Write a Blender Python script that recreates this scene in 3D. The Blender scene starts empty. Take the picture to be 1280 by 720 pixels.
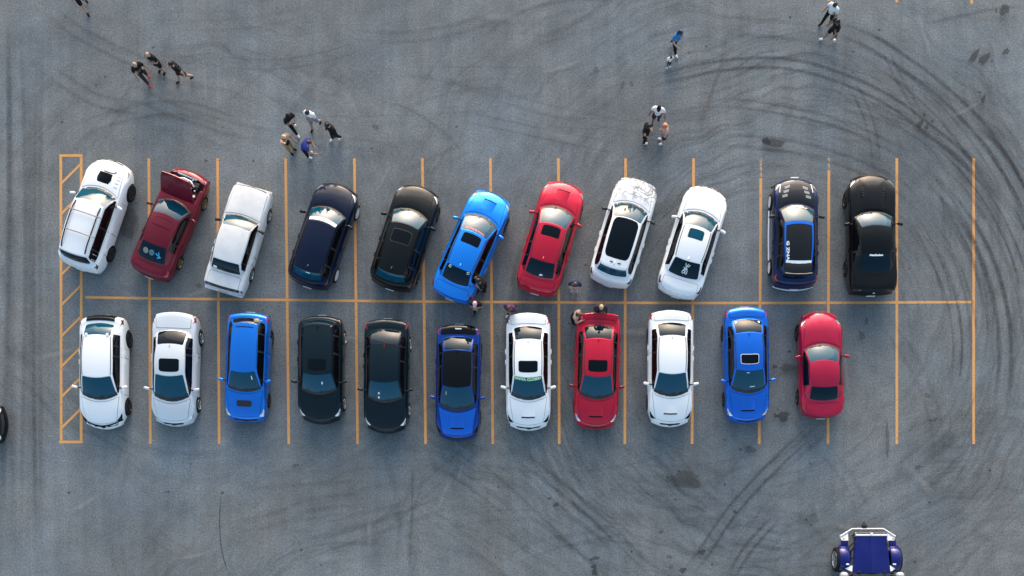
import bpy, bmesh, math, random
from mathutils import Vector, Matrix
random.seed(7)
R = math.radians
scene = bpy.context.scene
C = scene.collection

# ------------------------------------------------------------------ camera, sky, sun, exposure
CAM_H = 44.0          # drone height in metres
PPM = 31.0            # photograph pixels per metre on the ground
NX, NY = 680.0, 670.0  # photograph pixel straight below the drone
def gp(px, py, z=0.0):
    """photograph pixel -> world point at height z"""
    k = (CAM_H - z) / CAM_H / PPM
    return Vector(((px - NX) * k, (NY - py) * k, z))
cam = bpy.data.cameras.new('camera')
cam_o = bpy.data.objects.new('camera', cam); C.objects.link(cam_o)
cam_o.location = (0, 0, CAM_H)
cam.sensor_width = 36.0
cam.lens = 36.0 * CAM_H / (1280.0 / PPM)
cam.shift_x = (640.0 - NX) / 1280.0
cam.shift_y = (NY - 360.0) / 1280.0
cam.clip_end = 2000.0
scene.camera = cam_o

SUN_EL, SUN_AZ = R(13.5), R(4.0)      # azimuth clockwise from picture-up
world = bpy.data.worlds.new('World'); scene.world = world
world.use_nodes = True
wn = world.node_tree; wn.nodes.clear()
sky = wn.nodes.new('ShaderNodeTexSky'); sky.sky_type = 'NISHITA'; sky.sun_disc = False
sky.sun_elevation = SUN_EL; sky.sun_rotation = SUN_AZ
sky.air_density = 0.85; sky.dust_density = 3.2; sky.ozone_density = 1.2
hs = wn.nodes.new('ShaderNodeHueSaturation'); hs.inputs['Saturation'].default_value = 0.85; hs.inputs['Hue'].default_value = 0.485
bg = wn.nodes.new('ShaderNodeBackground'); bg.inputs['Strength'].default_value = 0.15
wo = wn.nodes.new('ShaderNodeOutputWorld')
wn.links.new(sky.outputs[0], hs.inputs['Color']); wn.links.new(hs.outputs[0], bg.inputs['Color'])
wn.links.new(bg.outputs[0], wo.inputs['Surface'])
sun = bpy.data.lights.new('sun', 'SUN'); sun.energy = 0.5; sun.angle = R(60); sun.color = (1.0, 0.93, 0.85)
sun_o = bpy.data.objects.new('sun', sun); C.objects.link(sun_o)
sdir = Vector((math.sin(SUN_AZ) * math.cos(SUN_EL), math.cos(SUN_AZ) * math.cos(SUN_EL), math.sin(SUN_EL)))
sun_o.rotation_euler = (-sdir).to_track_quat('-Z', 'Y').to_euler()
vs = scene.view_settings
vs.view_transform = 'Standard'; vs.look = 'None'; vs.gamma = 1.0; vs.use_curve_mapping = False
vs.exposure = 1.55
scene.cycles.use_denoising = True
scene.cycles.transparent_max_bounces = 24
scene.cycles.max_bounces = 6

# ------------------------------------------------------------------ materials
MATS = {}
def mat(name, col, rough=0.5, metal=0.0, coat=0.0, coat_r=0.03, spec=0.5, emit=None):
    if name in MATS: return MATS[name]
    m = bpy.data.materials.new(name); m.use_nodes = True
    b = m.node_tree.nodes['Principled BSDF']
    b.inputs['Base Color'].default_value = (*col, 1); b.inputs['Roughness'].default_value = rough
    b.inputs['Metallic'].default_value = metal; b.inputs['Coat Weight'].default_value = coat
    b.inputs['Coat Roughness'].default_value = coat_r; b.inputs['Specular IOR Level'].default_value = spec
    MATS[name] = m
    return m
def paint(name, col, metal=0.0, rough=0.4, flake=0.10, dust=0.02, ior=1.36):
    """clear-coated car paint with a faint flake and a thin uneven dust film"""
    if name in MATS: return MATS[name]
    m = mat(name, col, rough, metal, 1.0, 0.035, 0.12)
    nt = m.node_tree; b = nt.nodes['Principled BSDF']; b.inputs['Coat IOR'].default_value = ior
    tc = nt.nodes.new('ShaderNodeTexCoord')
    n1 = nt.nodes.new('ShaderNodeTexNoise'); n1.inputs['Scale'].default_value = 55.0; n1.inputs['Detail'].default_value = 3
    n2 = nt.nodes.new('ShaderNodeTexNoise'); n2.inputs['Scale'].default_value = 1.7; n2.inputs['Detail'].default_value = 6
    nt.links.new(tc.outputs['Object'], n1.inputs['Vector']); nt.links.new(tc.outputs['Object'], n2.inputs['Vector'])
    mr = nt.nodes.new('ShaderNodeMapRange'); mr.inputs[1].default_value = 0.3; mr.inputs[2].default_value = 0.7
    mr.inputs[3].default_value = 1 - flake; mr.inputs[4].default_value = 1 + flake
    nt.links.new(n1.outputs['Fac'], mr.inputs[0])
    mul = nt.nodes.new('ShaderNodeVectorMath'); mul.operation = 'SCALE'; mul.inputs[0].default_value = col
    nt.links.new(mr.outputs[0], mul.inputs['Scale'])
    mr2 = nt.nodes.new('ShaderNodeMapRange'); mr2.inputs[1].default_value = 0.4; mr2.inputs[2].default_value = 0.75
    mr2.inputs[3].default_value = 0.0; mr2.inputs[4].default_value = dust
    nt.links.new(n2.outputs['Fac'], mr2.inputs[0])
    mx = nt.nodes.new('ShaderNodeMix'); mx.data_type = 'RGBA'
    nt.links.new(mr2.outputs[0], mx.inputs['Factor']); nt.links.new(mul.outputs[0], mx.inputs['A'])
    mx.inputs['B'].default_value = (0.30, 0.28, 0.25, 1)
    nt.links.new(mx.outputs['Result'], b.inputs['Base Color'])
    mr3 = nt.nodes.new('ShaderNodeMapRange'); mr3.inputs[1].default_value = 0.35; mr3.inputs[2].default_value = 0.8
    mr3.inputs[3].default_value = 0.025; mr3.inputs[4].default_value = 0.14
    nt.links.new(n2.outputs['Fac'], mr3.inputs[0]); nt.links.new(mr3.outputs[0], b.inputs['Coat Roughness'])
    return m
M_WHITE = paint('white_paint', (0.78, 0.80, 0.82), flake=0.02)
M_PEARL = paint('pearl_paint', (0.62, 0.66, 0.70), 0.25, flake=0.04)
M_OLDWHITE = paint('aged_white_paint', (0.66, 0.67, 0.68), flake=0.04, dust=0.25)
M_BLUE = paint('rally_blue_paint', (0.004, 0.17, 0.68), 0.65)
M_BLUE2 = paint('bright_blue_paint', (0.006, 0.24, 0.84), 0.6)
M_BLUE3 = paint('strong_blue_paint', (0.004, 0.135, 0.64), 0.65)
M_RED = paint('red_paint', (0.50, 0.008, 0.035), 0.4)
M_RED2 = paint('cherry_red_paint', (0.40, 0.008, 0.045), 0.4)
M_MAROON = paint('maroon_paint', (0.15, 0.004, 0.018), 0.3, dust=0.03)
M_BLACK = paint('black_paint', (0.001, 0.002, 0.003), 0.0, dust=.004, ior=1.27)
M_BLACK2 = paint('soft_black_paint', (0.001, 0.003, 0.004), 0.0, dust=.005, ior=1.27)
M_NAVY = paint('navy_paint', (0.0005, 0.005, 0.024), 0.0, dust=.004, ior=1.27)
M_TEALBLACK = paint('ink_blue_paint', (0.0003, 0.008, 0.014), 0.0, dust=.004, ior=1.27)
M_DKBLUE = paint('dark_blue_paint', (0.001, 0.010, 0.060), 0.3)
M_JEEP = paint('ultramarine_paint', (0.003, 0.009, 0.13), 0.2, rough=0.45)
M_GLASS = mat('window_glass', (0.0003, 0.056, 0.098), 0.02, 0, 0.0, 0.02, 0.34)
M_REAR = mat('rear_glass', (0.002, 0.014, 0.024), 0.03, 0, 0.0, 0.02, 0.18)
M_TINT = mat('tinted_glass', (0.002, 0.005, 0.008), 0.04, 0, 0.0, 0.03, 0.18)
M_SIDE = mat('side_glass', (0.003, 0.003, 0.004), 0.05, 0, 0.0, 0.03, 0.4)
M_TRIM = mat('black_trim', (0.010, 0.010, 0.011), 0.55)
M_GAP = mat('panel_gap', (0.008, 0.008, 0.008), 0.9, spec=0.1)
M_GLOSSB = mat('gloss_black', (0.003, 0.004, 0.005), 0.08, 0, 0.0, 0.03, 0.22)
M_CARBON = paint('satin_carbon', (0.008, 0.010, 0.013), 0.0, rough=0.35, dust=.005, ior=1.27)
M_CHROME = mat('chrome', (0.75, 0.76, 0.78), 0.12, 1.0)
M_ALLOY = mat('alloy', (0.50, 0.50, 0.50), 0.30, 0.9)
M_DKALLOY = mat('dark_alloy', (0.05, 0.05, 0.055), 0.35, 0.8)
M_GOLD = mat('bronze_alloy', (0.30, 0.22, 0.12), 0.35, 0.8)
M_WRIM = mat('white_rim', (0.75, 0.76, 0.78), 0.35)
M_RUBBER = mat('rubber', (0.012, 0.012, 0.012), 0.85, spec=0.2)
M_LAMP = mat('headlamp_lens', (0.55, 0.58, 0.60), 0.08, 0.6, 1.0)
M_TAIL = mat('tail_lens', (0.30, 0.008, 0.010), 0.12, 0, 1.0)
M_TAILD = mat('smoked_tail_lens', (0.05, 0.006, 0.007), 0.12, 0, 1.0)
M_PLATE = mat('plate_white', (0.70, 0.72, 0.74), 0.4)
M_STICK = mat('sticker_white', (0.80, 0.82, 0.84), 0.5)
M_STICKG = mat('sticker_green', (0.42, 0.75, 0.36), 0.5)
M_STICKR = mat('sticker_red', (0.72, 0.16, 0.20), 0.5)
M_STICKB = mat('sticker_blue', (0.06, 0.40, 0.75), 0.5)
M_STICKY = mat('sticker_tan', (0.24, 0.23, 0.20), 0.6)
M_TAN = mat('tan_leather', (0.45, 0.36, 0.22), 0.6)
M_ENGINE = mat('engine_black', (0.012, 0.012, 0.013), 0.4)
M_SHINY = mat('engine_metal', (0.7, 0.7, 0.7), 0.2, 1.0)

# ------------------------------------------------------------------ helpers
def link(name, me, parent=None, mats=()):
    for m in mats: me.materials.append(m)
    o = bpy.data.objects.new(name, me); C.objects.link(o)
    if parent is not None: o.parent = parent
    return o
def mesh(name, verts, faces, m, parent=None, smooth=True, angle=38):
    me = bpy.data.meshes.new(name)
    me.from_pydata([tuple(v) for v in verts], [], faces); me.update()
    if smooth:
        me.polygons.foreach_set('use_smooth', [True] * len(me.polygons))
        me.set_sharp_from_angle(angle=R(angle))
    return link(name, me, parent, m if isinstance(m, (list, tuple)) else [m])
def empty(name, loc, rz=0.0, label=None, cat=None, group=None):
    o = bpy.data.objects.new(name, None); C.objects.link(o); o.location = loc; o.rotation_euler = (0, 0, rz)
    o.empty_display_size = 0.2
    if label: o['label'] = label
    if cat: o['category'] = cat
    if group: o['group'] = group
    return o
def spline(pts):
    """monotone cubic through (x, y) points"""
    xs = [p[0] for p in pts]; ys = [p[1] for p in pts]; n = len(xs)
    d = [(ys[i + 1] - ys[i]) / (xs[i + 1] - xs[i]) for i in range(n - 1)]
    t = [d[0]] + [0.0 if d[i - 1] * d[i] <= 0 else 2 * d[i - 1] * d[i] / (d[i - 1] + d[i]) for i in range(1, n - 1)] + [d[-1]]
    def f(x):
        if x <= xs[0]: return ys[0]
        if x >= xs[-1]: return ys[-1]
        i = 0
        while x > xs[i + 1]: i += 1
        h = xs[i + 1] - xs[i]; s = (x - xs[i]) / h
        return (ys[i] * (1 + 2 * s) * (1 - s) ** 2 + t[i] * h * s * (1 - s) ** 2
                + ys[i + 1] * s * s * (3 - 2 * s) + t[i + 1] * h * s * s * (s - 1))
    return f
def smooth01(x):
    x = max(0.0, min(1.0, x)); return x * x * (3 - 2 * x)
def rr(u0, u1, v0, v1, r=0.2, n=4, m=3):
    """rounded-rectangle outline; r as a share of the smaller side"""
    w, h = u1 - u0, v1 - v0
    ru = rv = None
    k = r
    ru, rv = w * k, h * k
    pts = []
    cs = [(u1 - ru, v1 - rv, 0), (u0 + ru, v1 - rv, 90), (u0 + ru, v0 + rv, 180), (u1 - ru, v0 + rv, 270)]
    for i, (cu, cv, a0) in enumerate(cs):
        arc = [(cu + ru * math.cos(R(a0 + 90 * q / n)), cv + rv * math.sin(R(a0 + 90 * q / n))) for q in range(n + 1)]
        pts += arc
        nx_c = cs[(i + 1) % 4]; a1 = nx_c[2]
        nxt = (nx_c[0] + ru * math.cos(R(a1)), nx_c[1] + rv * math.sin(R(a1)))
        for q in range(1, m + 1):
            s = q / (m + 1); pts.append((arc[-1][0] + (nxt[0] - arc[-1][0]) * s, arc[-1][1] + (nxt[1] - arc[-1][1]) * s))
    return pts
def surf_normal(fn, u, v, eps=0.004):
    a = fn(u + eps, v) - fn(u - eps, v); b = fn(u, v + eps) - fn(u, v - eps)
    n = a.cross(b)
    if n.length < 1e-12: return Vector((0, 0, 1))
    n.normalize()
    p = fn(u, v); c = Vector((0, p.y * 0.85, 0.35))
    return n if n.dot(p - c) >= 0 else -n
def patch(name, fn, outline, off, m, parent, rings=4, depth=0.012, bulge=0.0):
    """a panel that follows fn(u, v): outline in (u, v), raised by off, with a rim turned down"""
    n = len(outline)
    cu = sum(p[0] for p in outline) / n; cv = sum(p[1] for p in outline) / n
    verts = []; faces = []
    verts.append(fn(cu, cv) + surf_normal(fn, cu, cv) * (off + bulge))
    for r in range(1, rings + 1):
        s = r / rings
        for (u, v) in outline:
            uu, vv = cu + (u - cu) * s, cv + (v - cv) * s
            nn = surf_normal(fn, uu, vv)
            verts.append(fn(uu, vv) + nn * (off + bulge * (1 - s * s)))
    for (u, v) in outline:
        verts.append(fn(u, v) - surf_normal(fn, u, v) * (depth - off))
    idx = lambda r, i: 1 + (r - 1) * n + i % n
    for i in range(n): faces.append((0, idx(1, i), idx(1, i + 1)))
    for r in range(1, rings + 1):
        for i in range(n): faces.append((idx(r, i), idx(r + 1, i), idx(r + 1, i + 1), idx(r, i + 1)))
    me_o = mesh(name, verts, faces, m, parent, True, 50)
    bm = bmesh.new(); bm.from_mesh(me_o.data); 
    f0 = bm.faces[:] and bm.faces
    bm.faces.ensure_lookup_table()
    nref = surf_normal(fn, cu, cv)
    if bm.faces[0].normal.dot(nref) < 0: bmesh.ops.reverse_faces(bm, faces=bm.faces[:])
    bm.to_mesh(me_o.data); bm.free()
    return me_o
def ribbon(name, fn, pts, w, off, m, parent, closed=False):
    """a narrow strip of constant width (in u, v units) laid along pts on fn"""
    verts, faces = [], []
    n = len(pts)
    for i, (u, v) in enumerate(pts):
        a = pts[max(0, i - 1)]; b = pts[min(n - 1, i + 1)]
        d = Vector((b[0] - a[0], b[1] - a[1])); d = d.normalized() if d.length else Vector((1, 0))
        px, py = -d.y * w / 2, d.x * w / 2
        for s in (1, -1):
            uu, vv = u + px * s, v + py * s
            verts.append(fn(uu, vv) + surf_normal(fn, uu, vv) * off)
    for i in range(n - 1): faces.append((2 * i, 2 * i + 1, 2 * i + 3, 2 * i + 2))
    return mesh(name, verts, faces, m, parent, False)
def box(bm, c, s, rot=None):
    r = bmesh.ops.create_cube(bm, size=1.0)
    M = Matrix.Translation(Vector(c)) @ (rot.to_4x4() if rot else Matrix.Identity(4)) @ Matrix.Diagonal((*s, 1))
    bmesh.ops.transform(bm, matrix=M, verts=r['verts'])
    return r['verts']
def rbox(name, c, s, m, parent, bev=0.2, rot=None, seg=2):
    """a box with rounded edges"""
    bm = bmesh.new(); box(bm, (0, 0, 0), s)
    bmesh.ops.bevel(bm, geom=bm.edges[:], offset=min(s) * bev, segments=seg, affect='EDGES', profile=0.5)
    M = Matrix.Translation(Vector(c)) @ (rot.to_4x4() if rot else Matrix.Identity(4))
    bmesh.ops.transform(bm, matrix=M, verts=bm.verts[:])
    me = bpy.data.meshes.new(name); bm.to_mesh(me); bm.free()
    me.polygons.foreach_set('use_smooth', [True] * len(me.polygons)); me.set_sharp_from_angle(angle=R(40))
    return link(name, me, parent, [m])
def tube(name, pts, rad, m, parent, seg=8):
    verts, faces = [], []
    pts = [Vector(p) for p in pts]; n = len(pts)
    for i, p in enumerate(pts):
        t = (pts[min(n - 1, i + 1)] - pts[max(0, i - 1)]).normalized()
        up = Vector((0, 0, 1)) if abs(t.z) < 0.9 else Vector((1, 0, 0))
        a = t.cross(up).normalized(); b = a.cross(t)
        for k in range(seg):
            q = 2 * math.pi * k / seg; verts.append(p + a * math.cos(q) * rad + b * math.sin(q) * rad)
    for i in range(n - 1):
        for k in range(seg):
            faces.append((i * seg + k, i * seg + (k + 1) % seg, (i + 1) * seg + (k + 1) % seg, (i + 1) * seg + k))
    faces.append(tuple(range(seg))[::-1]); faces.append(tuple((n - 1) * seg + k for k in range(seg)))
    return mesh(name, verts, faces, m, parent)
def lathe_x(prof, seg=24):
    """profile of (x, r) turned round the x axis"""
    v, f = [], []
    for (x, r) in prof:
        for k in range(seg):
            a = 2 * math.pi * k / seg; v.append((x, r * math.cos(a), r * math.sin(a)))
    for i in range(len(prof) - 1):
        for k in range(seg):
            f.append((i * seg + k, i * seg + (k + 1) % seg, (i + 1) * seg + (k + 1) % seg, (i + 1) * seg + k))
    return v, f
def text_on(name, body, fn, u, v, size, rot, m, parent, off=0.008, flipu=1, aspect=1.0, uvs=(1.0, 1.0)):
    """lettering laid on the surface fn; uvs = surface units per metre"""
    cu = bpy.data.curves.new('lettering', 'FONT'); cu.body = body; cu.size = size; cu.align_x = 'CENTER'; cu.align_y = 'CENTER'
    cu.resolution_u = 2; cu.offset = .012
    tmp = bpy.data.objects.new('lettering', cu); C.objects.link(tmp)
    dg = bpy.context.evaluated_depsgraph_get()
    me = bpy.data.meshes.new_from_object(tmp.evaluated_get(dg))
    bpy.data.objects.remove(tmp); bpy.data.curves.remove(cu)
    c, s = math.cos(rot), math.sin(rot)
    for vt in me.vertices:
        x, y = vt.co.x * flipu * aspect, vt.co.y
        uu = u + (x * c - y * s) * uvs[0]; vv = v + (x * s + y * c) * uvs[1]
        vt.co = fn(uu, vv) + surf_normal(fn, uu, vv) * off
    me.name = name; me.materials.clear()
    return link(name, me, parent, [m])

# ------------------------------------------------------------------ wheels (shared meshes)
def make_wheel_meshes():
    tv, tf = lathe_x([(-0.11, 0.20), (-0.115, 0.27), (-0.10, 0.305), (-0.07, 0.32), (0.07, 0.32), (0.10, 0.305), (0.115, 0.27), (0.108, 0.215), (0.09, 0.205)], 28)
    rims = {}
    def rim(ns, w, lip):
        bm = bmesh.new()
        v, f = lathe_x([(0.104, 0.225), (0.112, 0.222), (0.112, 0.222 - lip), (0.06, 0.20 - lip)], 28)
        bv = [bm.verts.new(p) for p in v]
        for q in f: bm.faces.new([bv[i] for i in q])
        for k in range(ns):
            a = 2 * math.pi * k / ns
            box(bm, Matrix.Rotation(a, 3, 'X') @ Vector((0.092, 0, 0.115)), (0.03, w, 0.19), Matrix.Rotation(a, 3, 'X'))
        v, f = lathe_x([(0.07, 0.001), (0.115, 0.001), (0.115, 0.035), (0.10, 0.05), (0.07, 0.05)], 14)
        bv = [bm.verts.new(p) for p in v]
        for q in f: bm.faces.new([bv[i] for i in q])
        me = bpy.data.meshes.new('rim'); bm.to_mesh(me); bm.free()
        return me
    for ns, w, lip in ((5, 0.055, 0.02), (10, 0.026, 0.015), (7, 0.04, 0.02), (6, 0.085, 0.05)):
        rims[ns] = rim(ns, w, lip)
    hv, hf = lathe_x([(0.03, 0.0005), (0.035, 0.20), (-0.09, 0.205)], 24)
    return (tv, tf), rims, (hv, hf)
(TV, TF), RIMS, (HV, HF) = make_wheel_meshes()
TYRE = bpy.data.meshes.new('tyre'); TYRE.from_pydata(TV, [], TF); TYRE.materials.append(M_RUBBER)
TYRE.polygons.foreach_set('use_smooth', [True] * len(TYRE.polygons))
HUB = bpy.data.meshes.new('brake_disc'); HUB.from_pydata(HV, [], HF); HUB.materials.append(M_GAP)
RIMC = {}
def wheel(parent, x, y, rad, ns, rmat, wid=1.0, steer=0.0):
    s = rad / 0.32; sgn = 1 if x > 0 else -1
    w = bpy.data.objects.new('wheel', TYRE); C.objects.link(w); w.parent = parent
    w.location = (x, y, rad); w.scale = (s * wid * 1.0, s, s); w.rotation_euler = (random.uniform(0, 6), 0, (0 if sgn > 0 else math.pi) + steer)
    key = (ns, rmat.name)
    if key not in RIMC:
        me = RIMS[ns].copy(); me.materials.append(rmat); RIMC[key] = me
    for nm, me in (('rim', RIMC[key]), ('brake_disc', HUB)):
        q = bpy.data.objects.new(nm, me); C.objects.link(q); q.parent = w
    return w

# ------------------------------------------------------------------ the car builder
BASE = dict(L=4.58, W=1.79, H=1.46, A=1.20, B=0.32, Cc=-1.15, D=-1.80, wA=0.70, wB=0.545, wC=0.53, wD=0.61,
            bA=0.22, bB=0.09, bC=0.05, bD=0.10, bowF=0.30, bowR=0.16, wb=2.65, wheel_r=0.325, doors=4,
            zd=[(-1, .74), (-.975, .93), (-.9, 1.02), (-.62, 1.04), (0, .98), (.4, .965), (.62, .92), (.86, .79), (.95, .70), (1, .56)],
            plan=[(-1, .82), (-.97, .895), (-.9, .955), (-.75, .99), (-.4, 1), (.4, 1), (.7, .992), (.86, .955), (.94, .90), (1, .80)],
            rim=5, rim_mat=None, roof_drop=0.06, wshift=0.0, side_n=2, hatch=False, gmat=None, rear_glass=None)
CAR_GROUP = 'cars parked in the two rows of bays'
def car(name, px, py, heading, label, P, body, roof=None, hood=None, **kw):
    p = dict(BASE); p.update(P); p.update(kw)
    L, W, H = p['L'], p['W'], p['H']; hl, hw = L / 2, W / 2
    base = gp(px, py, 0.60); base.z = 0
    root = empty(name, base, -R(heading), label, 'car', p.get('group', CAR_GROUP))
    roof = roof or body; hood_m = hood or body
    zdf = spline(p['zd']); planf = spline(p['plan'])
    A, B, Cc, D = p['A'], p['B'], p['Cc'], p['D']
    wA, wB, wC, wD = p['wA'], p['wB'], p['wC'], p['wD']
    pit = p.get('pit')
    def bow(x, y):
        q = (x / hw) ** 2
        return y - p['bowF'] * smooth01((y - (hl - 0.95)) / 0.95) * q + p['bowR'] * smooth01((-y - (hl - 0.8)) / 0.8) * q
    def deck_z(x, y):
        yr = max(-1, min(1, y / hl)); a = hw * planf(yr); we = a - 0.095
        q = abs(x) / we
        z = zdf(yr) - 0.045 * min(1.0, q) ** 2.6
        if q > 1: z -= (q - 1) * we * 0.9
        if p.get('bulge') and y > A:      # raised centre of the bonnet
            z += p['bulge'] * smooth01((0.42 - abs(x)) / 0.10) * smooth01((hl - 0.15 - y) / 0.5)
        return z
    def D_(x, y):
        return Vector((x, bow(x, y), deck_z(x, y)))
    FK = (0.0, 0.13, 0.27, 0.42, 0.56, 0.66)
    def Bv(y, v, sg=1):
        yr = max(-1, min(1, y / hl)); a = hw * planf(yr); we = a - 0.095
        zt = zdf(yr); e = smooth01((abs(yr) - 0.82) / 0.18)
        zl = 0.20 + 0.10 * e
        zsh = zt - 0.13 - (0.03 if abs(yr) < 0.6 else 0)
        h = zsh - zl
        K = ((a * 0.925, zl), (a * 0.985, zl + h * 0.16), (a * 1.0, zl + h * 0.45), (a * 0.992, zl + h * 0.78), (a * 0.972, zsh + 0.01), (we, zt - 0.045))
        if v >= 0.66:
            x = we * max(0.0, (1 - v) / 0.34)
            return Vector((sg * x, bow(x, y), deck_z(x, y)))
        v = max(0.0, v); i = 0
        while i < 4 and v > FK[i + 1]: i += 1
        s = (v - FK[i]) / (FK[i + 1] - FK[i])
        P0, P1, P2, P3 = K[max(0, i - 1)], K[i], K[i + 1], K[min(5, i + 2)]
        cr = lambda j: 0.5 * (2 * P1[j] + (P2[j] - P0[j]) * s + (2 * P0[j] - 5 * P1[j] + 4 * P2[j] - P3[j]) * s * s + (3 * P1[j] - P0[j] - 3 * P2[j] + P3[j]) * s ** 3)
        x, z = cr(0), cr(1)
        return Vector((sg * x, bow(x, y), z))
    # ---- lower body
    ys = sorted(set([-hl + L * 0.5 * (1 - math.cos(math.pi * i / 44)) for i in range(45)] + ([pit[0], pit[0] + .03, pit[1] - .03, pit[1]] if pit else [])))
    vs_ = [0, .065, .13, .2, .27, .345, .42, .49, .56, .61, .66, .70, .74, .80, .86, .93, 1.0]
    if pit:
        vs_ = sorted(vs_ + [.725, .755])
    verts, faces, ring = [], [], 2 * len(vs_) - 1
    for y in ys:
        row = []
        for v in vs_: row.append(Bv(y, v, 1))
        for v in vs_[-2::-1]: row.append(Bv(y, v, -1))
        if pit:
            for q in row:
                if pit[0] + .02 < y < pit[1] - .02 and abs(q.x) < pit[2] and q.z > 0.6: q.z -= pit[3]
        verts += row
    for i in range(len(ys) - 1):
        for k in range(ring - 1):
            faces.append((i * ring + k, (i + 1) * ring + k, (i + 1) * ring + k + 1, i * ring + k + 1))
        faces.append((i * ring + ring - 1, (i + 1) * ring + ring - 1, (i + 1) * ring, i * ring))
    faces.append(tuple(range(ring))); n0 = (len(ys) - 1) * ring
    faces.append(tuple(n0 + k for k in range(ring))[::-1])
    bm = bmesh.new()
    bvs = [bm.verts.new(v) for v in verts]
    for f in faces: bm.faces.new([bvs[i] for i in f])
    bmesh.ops.recalc_face_normals(bm, faces=bm.faces[:])
    me = bpy.data.meshes.new('body'); bm.to_mesh(me); bm.free()
    bo = link('body', me, root, [body, M_GAP])
    # wheel arches
    wbase, ws_ = p['wb'], p['wshift']; wr = p['wheel_r']
    bm = bmesh.new()
    for yy in (wbase / 2 + ws_, -wbase / 2 + ws_):
        for sg in (1, -1):
            r = bmesh.ops.create_cone(bm, cap_ends=True, segments=28, radius1=wr + 0.045, radius2=wr + 0.045, depth=0.5,
                                      matrix=Matrix.Translation((sg * (hw - 0.03), yy, wr)) @ Matrix.Rotation(R(90), 4, 'Y'))
    for f in bm.faces: f.material_index = 1
    cme = bpy.data.meshes.new('cut'); bm.to_mesh(cme); bm.free()
    cme.materials.append(body); cme.materials.append(M_GAP)
    co = bpy.data.objects.new('cut', cme); C.objects.link(co); co.parent = root
    md = bo.modifiers.new('b', 'BOOLEAN'); md.object = co; md.operation = 'DIFFERENCE'; md.solver = 'EXACT'
    bpy.context.view_layer.update()
    dg = bpy.context.evaluated_depsgraph_get()
    nm = bpy.data.meshes.new_from_object(bo.evaluated_get(dg))
    bo.modifiers.clear(); bo.data = nm; nm.name = 'body'; bpy.data.objects.remove(co)
    nm.polygons.foreach_set('use_smooth', [True] * len(nm.polygons)); nm.set_sharp_from_angle(angle=R(32))
    # ---- greenhouse
    hwA = lambda j: wA * j
    def A_(j):
        x = wA * j; y = A - p['bA'] * j * j; return Vector((x, y, deck_z(x, y) - 0.025))
    zB = H - p['roof_drop'] * 0.7; zC = H - p['roof_drop']
    def B_(j): return Vector((wB * j, B - p['bB'] * j * j, zB - 0.045 * abs(j) ** 2.3))
    def C_(j): return Vector((wC * j, Cc + p['bC'] * j * j, zC - 0.045 * abs(j) ** 2.3))
    def Dd(j):
        x = wD * j; y = D + p['bD'] * j * j; return Vector((x, y, deck_z(x, y) - 0.025))
    def Ws(j, t):
        a, b = A_(j), B_(j); q = a.lerp(b, t); q.z += 0.035 * 4 * t * (1 - t); return q
    def Rf(j, t):
        a, b = B_(j), C_(j); q = a.lerp(b, t); q.z += (0.055 if not p['hatch'] else 0.06) * 4 * t * (1 - t) * (1 - .15 * j * j)
        q.x *= 1 + 0.05 * 4 * t * (1 - t); return q
    def Rw(j, t):
        a, b = C_(j), Dd(j); q = a.lerp(b, t); q.z += 0.05 * 4 * t * (1 - t); return q
    JS = [-1, -.93, -.8, -.6, -.4, -.2, 0, .2, .4, .6, .8, .93, 1]
    rows = [[Ws(j, t / 7) for j in JS] for t in range(8)] + [[Rf(j, t / 9) for j in JS] for t in range(1, 10)] + [[Rw(j, t / 7) for j in JS] for t in range(1, 8)]
    def grid(rws, nm_, m_):
        v = [q for r_ in rws for q in r_]; n = len(rws[0]); f = []
        for i in range(len(rws) - 1):
            for k in range(n - 1): f.append((i * n + k, i * n + k + 1, (i + 1) * n + k + 1, (i + 1) * n + k))
        return v, f
    gv, gf = grid(rows[7:17], 'roof', roof)
    rf = mesh('roof', gv, gf, roof, root, True, 60)
    # pillars + sides
    E = [(r_[-1].y, r_[-1].x, r_[-1].z) for r_ in rows]
    E.sort()
    ex = [e[0] for e in E]
    def lerp_e(y):
        if y <= ex[0]: return E[0][1], E[0][2]
        if y >= ex[-1]: return E[-1][1], E[-1][2]
        i = 0
        while y > ex[i + 1]: i += 1
        s = (y - ex[i]) / max(1e-9, ex[i + 1] - ex[i])
        return E[i][1] + (E[i + 1][1] - E[i][1]) * s, E[i][2] + (E[i + 1][2] - E[i][2]) * s
    yE0, yE1 = ex[0], ex[-1]
    wbm = hw - 0.115
    beltf = spline([(yE0, wD), (yE0 + 0.30, max(wD + .02, min(wbm, hw * planf((yE0 + .3) / hl) - .11))), (yE0 + 0.8, wbm), (yE1 - 0.75, wbm), (yE1 - .2, wA + (wbm - wA) * .45), (yE1, wA)])
    def belt(y):
        x = beltf(y); return Vector((x, y, deck_z(x, y) - 0.02))
    def Sd(y, s, sg=1):
        x, z = lerp_e(y); b = belt(y)
        q = Vector((x, y, z)).lerp(b, s); q.x += 0.03 * 4 * s * (1 - s) * min(1, max(0, (z - b.z) / 0.25)); q.x *= sg
        return q
    wv, wf = grid(rows[:8], '', None); o1 = len(wv)
    v2, f2 = grid(rows[16:], '', None)
    wf = wf + [tuple(i + o1 for i in f) for f in f2]; wv = wv + v2
    yy_ = [yE0 + (yE1 - yE0) * i / 40 for i in range(41)]
    yy_ = sorted(set(yy_ + ex))
    for sg in (1, -1):
        b0 = len(wv); n = 5
        for y in yy_:
            for k in range(n): wv.append(Sd(y, k / (n - 1), sg))
        for i in range(len(yy_) - 1):
            for k in range(n - 1): wf.append((b0 + i * n + k, b0 + i * n + k + 1, b0 + (i + 1) * n + k + 1, b0 + (i + 1) * n + k))
    bm = bmesh.new(); bvs = [bm.verts.new(v) for v in wv]
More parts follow.
